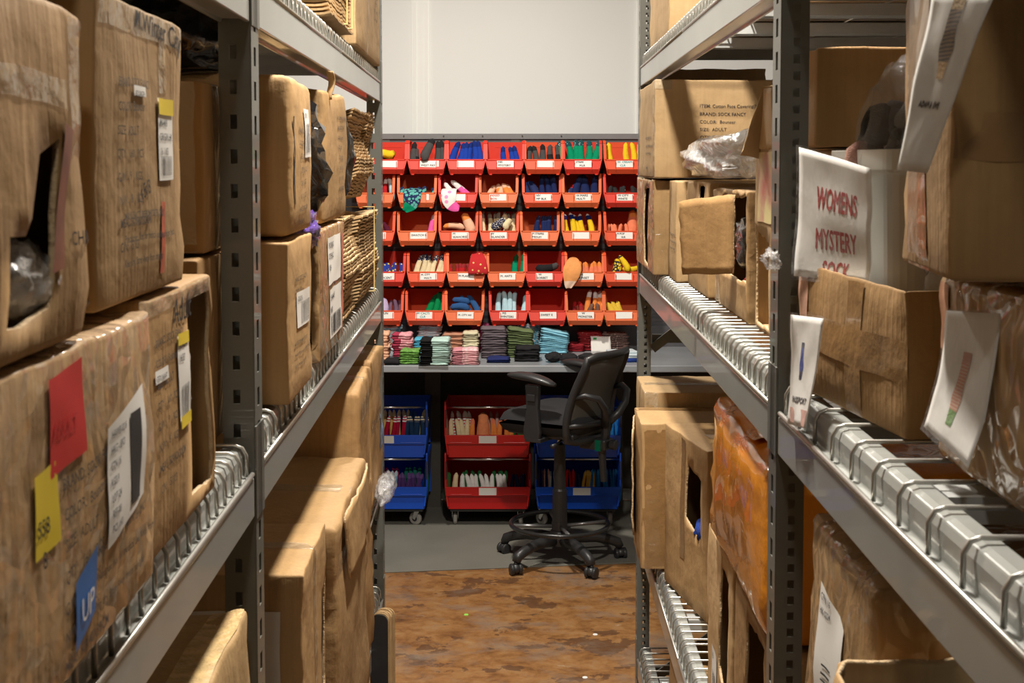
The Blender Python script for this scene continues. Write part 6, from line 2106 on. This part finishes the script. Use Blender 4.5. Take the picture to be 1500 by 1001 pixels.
# ------------------------------------------------------------------ farther bay of that rack, middle deck
R5 = Carton("dark carton standing behind the white tote past the rack post", "R", 0.075, 2.19, 2.48, RM + 0.36, 0.16, 0.45, KRAFT[1], seed=46)
R5b = Carton("carton under the dark one behind the rack post", "R", 0.10, 2.19, 2.48, RM, 0.355, 0.4, KRAFT[1], seed=47)
F5 = Carton("tall slim carton with red and yellow print, its near side gaping", "R", 0.08, 2.5, 2.795, RM, 0.365, 0.14, KRAFT[3], seed=48, open_top=True,
            holes={"near": [[(0.1, 0.05), (0.9, 0.05), (0.9, 0.92), (0.1, 0.92)]], "aisle": [[(0.06, 0.04), (0.58, 0.03), (0.58, 0.5), (0.06, 0.55)]]})
F5.patch("red_yellow_print", "aisle", [(0.12, 0.6), (0.85, 0.6), (0.85, 0.98), (0.12, 0.98)], blotch("red_yellow_print", [(0.35, (0.45, 0.12, 0.1)), (0.5, (0.5, 0.3, 0.2)), (0.62, (0.6, 0.52, 0.25))], 9), 0.0016)
F5.flap([F5.surf("aisle", 0.02, F5.h, 0.002), F5.surf("aisle", 0.26, F5.h, 0.002), F5.surf("aisle", 0.28, F5.h, 0) + Vector((-0.02, 0.0, 0.11)), F5.surf("aisle", 0.0, F5.h, 0) + Vector((0.01, 0.0, 0.125))], 2)
# its long slanting top flap
F5.flap([Vector((-0.108, 0.11, F5.h - 0.015)), Vector((-0.066, 0.11, F5.h - 0.022)), Vector((-0.03, 0.08, F5.h + 0.13)), Vector((-0.07, 0.08, F5.h + 0.12))], 7, "slanting_flap", KRAFT[3])
F4 = Carton("carton cut wide open with black plastic inside, its door flap swung out", "R", 0.07, 2.82, 3.33, RM, 0.275, 0.4, KRAFT[2], seed=49, amp=0.007,
            holes={"aisle": [[(0.3, 0.3), (0.96, 0.3), (0.97, 0.96), (0.3, 0.93)]]})
F4.tape([("aisle", 0.05, 0.0, 0.22, 0.28)], M_CTAPE)
ya = F4.l / 2
F4.flap([Vector((-0.206, -0.1, 0.093)), Vector((-0.207, -0.1, 0.268)), Vector((-0.314, 0.02, 0.248)), Vector((-0.304, 0.02, 0.082))], 5, "door_flap", KRAFT[1])
blob("black_bag", "black plastic bag inside the carton with the swung-out door flap", "bag", (xR(3.0) + 0.17, 3.03, RM + 0.16), (0.09, 0.15, 0.095), M_BLACKBAG, 61, base=RM + 0.012)
blob("red_bundle", "dark red cloth bundle showing under the black plastic in the cut carton", "cloth", (xR(2.9) + 0.13, 2.92, RM + 0.085), (0.045, 0.05, 0.055), fabric((0.25, 0.03, 0.03)), 62, base=RM + 0.01)
F3b = Carton("carton with a notched top and torn shipping corner, beside the door flap", "R", 0.058, 3.36, 3.8, RM, 0.285, 0.4, KRAFT[2], seed=50, amp=0.008,
             holes={"aisle": [[(0.6, 0.86), (0.8, 0.8), (0.82, 0.97), (0.62, 0.97)]]})
F3b.text("aisle", ["M.SW", "W.", "Total"], 0.3, 0.7, 0.022, mat=M_BLACKINK, name="handwriting")
F3b.sticker("aisle", 0.44, 0.3, 0.56, 0.7, M_PAPER, ["AIR"], 0.014)
F3 = Carton("plain lit carton on the middle deck below the printed face-covering carton", "R", 0.03, 3.83, 4.055, RM, 0.285, 0.4, KRAFT[3], seed=52)
F3.text("aisle", MFR, 0.3, 0.45, 0.01, 2.0)
F2 = Carton("carton with a black slit in its side, next to the bench-end post", "R", -0.012, 4.08, 4.72, RM, 0.285, 0.4, KWRAP[0], seed=53, amp=0.008,
            holes={"aisle": [[(0.5, 0.08), (0.72, 0.05), (0.74, 0.92), (0.52, 0.9)]]})
F1 = Carton("big carton printed with face-covering shipping text, on top by the bench end", "R", -0.012, 4.05, 4.62, RM + 0.292, 0.29, 0.44, KRAFT[3], seed=54, open_top=False)
F1.text("near", APP, 0.3, 0.72, 0.0135, 1.72)
F1.text("aisle", MFR + ["", "WARNING"], 0.5, 0.4, 0.012, 1.9)
F1.tape([("aisle", 0.92, 0.0, 1.0, 1.0), ("near", 0.0, 0.9, 0.12, 1.0)], M_CTAPE)
F1.flap([Vector((-0.14, 0.27, F1.h)), Vector((0.2, 0.27, F1.h)), Vector((0.2, 0.275, F1.h + 0.07)), Vector((-0.14, 0.275, F1.h + 0.07))], 3)
F1.tape([("near", 0.3, 0, 0.5, 0.0001)], M_CTAPE)
blob("clear_film", "heap of clear plastic film lying on the cartons under the printed one", "bag", (xR(3.4) + 0.17, 3.4, RM + 0.345), (0.15, 0.58, 0.075), M_MILKY, 65, base=RM + 0.3, rough=1.25)
FT = Carton("pale carton on the top deck over the printed face-covering carton", "R", 0.03, 4.1, 4.7, RT, 0.4, 0.45, KRAFT[3], seed=55)
FT.tape([("near", 0.45, 0, 0.56, 1)], M_CTAPE)
FT3 = Carton("long carton added on the top deck to block light, above the carton with the door flap", "R", 0.2, 3.3, 4.03, RT, 0.36, 0.5, KRAFT[2], seed=57)  # out of view, added to keep the deck's underside dark
FT4 = Carton("carton added on the top deck to block light, above the rack post by the white tote", "R", 0.2, 2.2, 3.2, RT, 0.36, 0.6, KRAFT[1], seed=58)  # unseen, added to stop lamp light coming down through the deck
FT2 = Carton("carton on the top deck above the white tote", "R", 0.05, 0.9, 1.95, RT, 0.4, 0.6, KRAFT[0], seed=56)

# ------------------------------------------------------------------ lower decks of that rack
S1 = Carton("tall carton at the bench end of the lower deck, beside the stool", "R", -0.012, 4.37, 4.71, RL, 0.49, 0.45, KRAFT[3], seed=71)
S1.tape([("top", 0.0, 0.43, 1.0, 0.57), ("aisle", 0.43, 0.6, 0.57, 1.0), ("near", 0.0, 0.9, 0.1, 1)], M_CTAPE)
S2 = Carton("carton with a grey-white strip on its end, before the tall bench-end one", "R", -0.045, 4.07, 4.35, RL, 0.445, 0.45, KRAFT[2], seed=72)
S2.tape([("top", 0.0, 0.8, 1.0, 0.95), ("near", 0.02, 0.0, 0.24, 0.96), ("near", 0.0, 0.3, 0.5, 0.42)])
S2.patch("grey_strip", "near", [(0.17, 0.3), (0.33, 0.3), (0.33, 0.97), (0.17, 0.97)], plain("grey_white_tape", (0.5, 0.48, 0.46), 0.5), 0.0022)
S2.flap([Vector((-0.225, 0.13, 0.05)), Vector((-0.245, -0.05, 0.08)), Vector((-0.245, -0.05, 0.4)), Vector((-0.225, 0.13, 0.42))], 6, "side_flap", KRAFT[1])
S3 = Carton("carton with a square hand-hole showing black inside, turned toward the aisle", "R", 0.05, 3.6, 4.0, RL, 0.465, 0.3, KRAFT[2], seed=73, yaw=0.19, amp=0.005,
            holes={"aisle": [[(0.52, 0.52), (0.84, 0.46), (0.86, 0.8), (0.56, 0.86)]]})
S3.tape([("top", 0.2, 0.42, 1.0, 0.56), ("aisle", 0.4, 0.25, 0.5, 0.98)])
blob("blue_sock", "blue cloth lying inside the carton's square hand-hole", "sock", (S3.root.location.x - 0.09, 3.68, RL + 0.22), (0.05, 0.07, 0.035), fabric((0.02, 0.06, 0.35)), 74, sub=3)
S5a = Carton("carton with a small white label under the orange bale, its side cut", "R", 0.03, 2.72, 3.1, RL, 0.4, 0.45, KRAFT[3], seed=75,
             holes={"aisle": [[(0.52, 0.35), (0.86, 0.2), (0.86, 0.9), (0.56, 0.92)]]})
S5a.sticker("aisle", 0.2, 0.1, 0.42, 0.36, M_PAPER, ["16"], 0.02, (0.2, 0.1, 0.8, 0.5, False))
S5b = Carton("carton with a tall black opening under the orange bale, by the rack post", "R", 0.03, 2.22, 2.69, RL, 0.4, 0.45, KRAFT[1], seed=76,
             holes={"aisle": [[(0.3, 0.08), (0.72, 0.05), (0.75, 0.95), (0.34, 0.92)]]})

# orange tape-wrapped bale
ob = Carton("fat bale wrapped in shiny orange tape under the middle deck", "R", 0.02, 2.25, 2.97, RL + 0.408, 0.305, 0.46, M_ORANGE, seed=78, amp=0.016, bulge=0.045, r=0.07, cat="bale", name="wrapped_bale", solid=0.0)
ob.patch("folded_end", "top", [(0.02, 0.3), (0.25, 0.3), (0.25, 0.7), (0.02, 0.7)], M_ORANGE, 0.008)
blob("clear_film", "twist of clear film sticking up from the orange bale's top", "bag", (xR(2.75) + 0.08, 2.78, RL + 0.408 + 0.335), (0.045, 0.08, 0.032), M_MILKY, 79, base=RL + 0.71, rough=1.3, sub=3)

# near bay, lower deck
T3 = Carton("carton with a grey end panel in the dark behind the rack post", "R", 0.1, 1.93, 2.06, RL, 0.62, 0.5, KRAFT[1], seed=81)
T3.patch("grey_panel", "near", [(0.06, 0.3), (0.7, 0.3), (0.7, 0.9), (0.06, 0.9)], plain("grey_card", (0.35, 0.33, 0.3), 0.7))
T0 = Carton("carton under the wrapped bar-code one on the lower deck", "R", 0.03, 1.52, 1.9, RL, 0.35, 0.45, KRAFT[1], seed=82)
T1 = Carton("carton bound in cling film with a white bar-code label, under the middle deck", "R", 0.012, 1.53, 1.9, RL + 0.356, 0.385, 0.45, KWRAP[0], seed=83, amp=0.012, bulge=0.02, r=0.045)
T1.sticker("aisle", 0.3, 0.2, 0.66, 0.82, M_PAPER, ["CTN 16", "HK 0224"], 0.014, (0.35, 0.08, 0.6, 0.7, True), skew=-0.06)
T2b = Carton("carton under the open one with floral cloth", "R", 0.0, 0.95, 1.48, RL, 0.33, 0.5, KRAFT[0], seed=84)
T2 = Carton("open carton with curling walls holding pale blue cloth with red spots", "R", -0.055, 0.95, 1.49, RL + 0.336, 0.35, 0.5, KRAFT[2], seed=85, open_top=True, amp=0.012, bulge=0.012, r=0.05)
blob("folded_cloth", "pale blue cloth with red spots lying in the open carton", "cloth", (xR(1.3) + 0.19, 1.32, RL + 0.336 + 0.19), (0.15, 0.14, 0.125), dotted("pale_blue_red_spot_knit", (0.33, 0.45, 0.52), (0.35, 0.02, 0.04), 22, 0.22), 86, base=RL + 0.345, rough=0.6)

# lowest deck: a plastic roll and a carton edge
W1 = Carton("carton on the floor-level deck under the square-hole carton", "R", 0.02, 3.35, 3.85, 0.3, 0.33, 0.45, KRAFT[2], seed=91)
rl_ = thing("film_roll", "roll of clear plastic film leaning on the lowest carton", "roll", (xR(3.6) - 0.03, 3.6, 0.3), 0.0)
MB().tube([(0, 0.2, 0.03), (0.0, 0.05, 0.2), (0.0, -0.12, 0.33)], [0.026, 0.028, 0.024], 14).obj("film", M_MILKY, rl_, smooth=True)

# litter on the floor
for i, (px, py, cl, lab) in enumerate(((683, 901, (0.3, 0.7, 0.1), "bright green dot of paper on the brown floor"), (872, 930, (0.8, 0.8, 0.78), "white scrap of paper on the brown floor nearer the close-slot rack"), (857, 993, (0.8, 0.8, 0.78), "round white scrap on the brown floor low in view"))):
    v = (CY0 - py) / F
    c_, s_ = math.cos(TH), math.sin(TH)
    yy = -H * (c_ + v * s_) / (v * c_ - s_)
    p = at(px, py, yy)
    tag(MB().lathe([(0.011, 0.0), (0.01, 0.002)], 9).obj("paper_scrap", fabric(cl), None, (p.x, p.y, 0.0)), lab, "litter")

# ================================================================== CAMERA, WORLD, LOOK
cam = bpy.data.cameras.new("camera")
co_ = bpy.data.objects.new("camera", cam)
COL.objects.link(co_)
co_.location = (0, 0, H)
co_.rotation_euler = (math.pi / 2 - TH, 0, 0)
cam.sensor_fit = "HORIZONTAL"
cam.sensor_width = 36
cam.lens = F * 36 / 1500
cam.shift_y = -(500.5 - CY0) / 1500
cam.clip_start = 0.05
cam.dof.use_dof = True
cam.dof.focus_distance = 5.6
cam.dof.aperture_fstop = 20
SC.camera = co_

w = bpy.data.worlds.new("world")
w.use_nodes = True
w.node_tree.nodes["Background"].inputs[0].default_value = (0.9, 0.95, 1.0, 1)
w.node_tree.nodes["Background"].inputs[1].default_value = 0.1
SC.world = w
SC.view_settings.view_transform = "Standard"
SC.view_settings.look = "None"
SC.view_settings.gamma = 1
SC.view_settings.use_curve_mapping = False
SC.view_settings.exposure = 0.0
SC.cycles.use_denoising = True
SC.cycles.max_bounces = 8
SC.cycles.transparent_max_bounces = 12
bpy.context.view_layer.update()
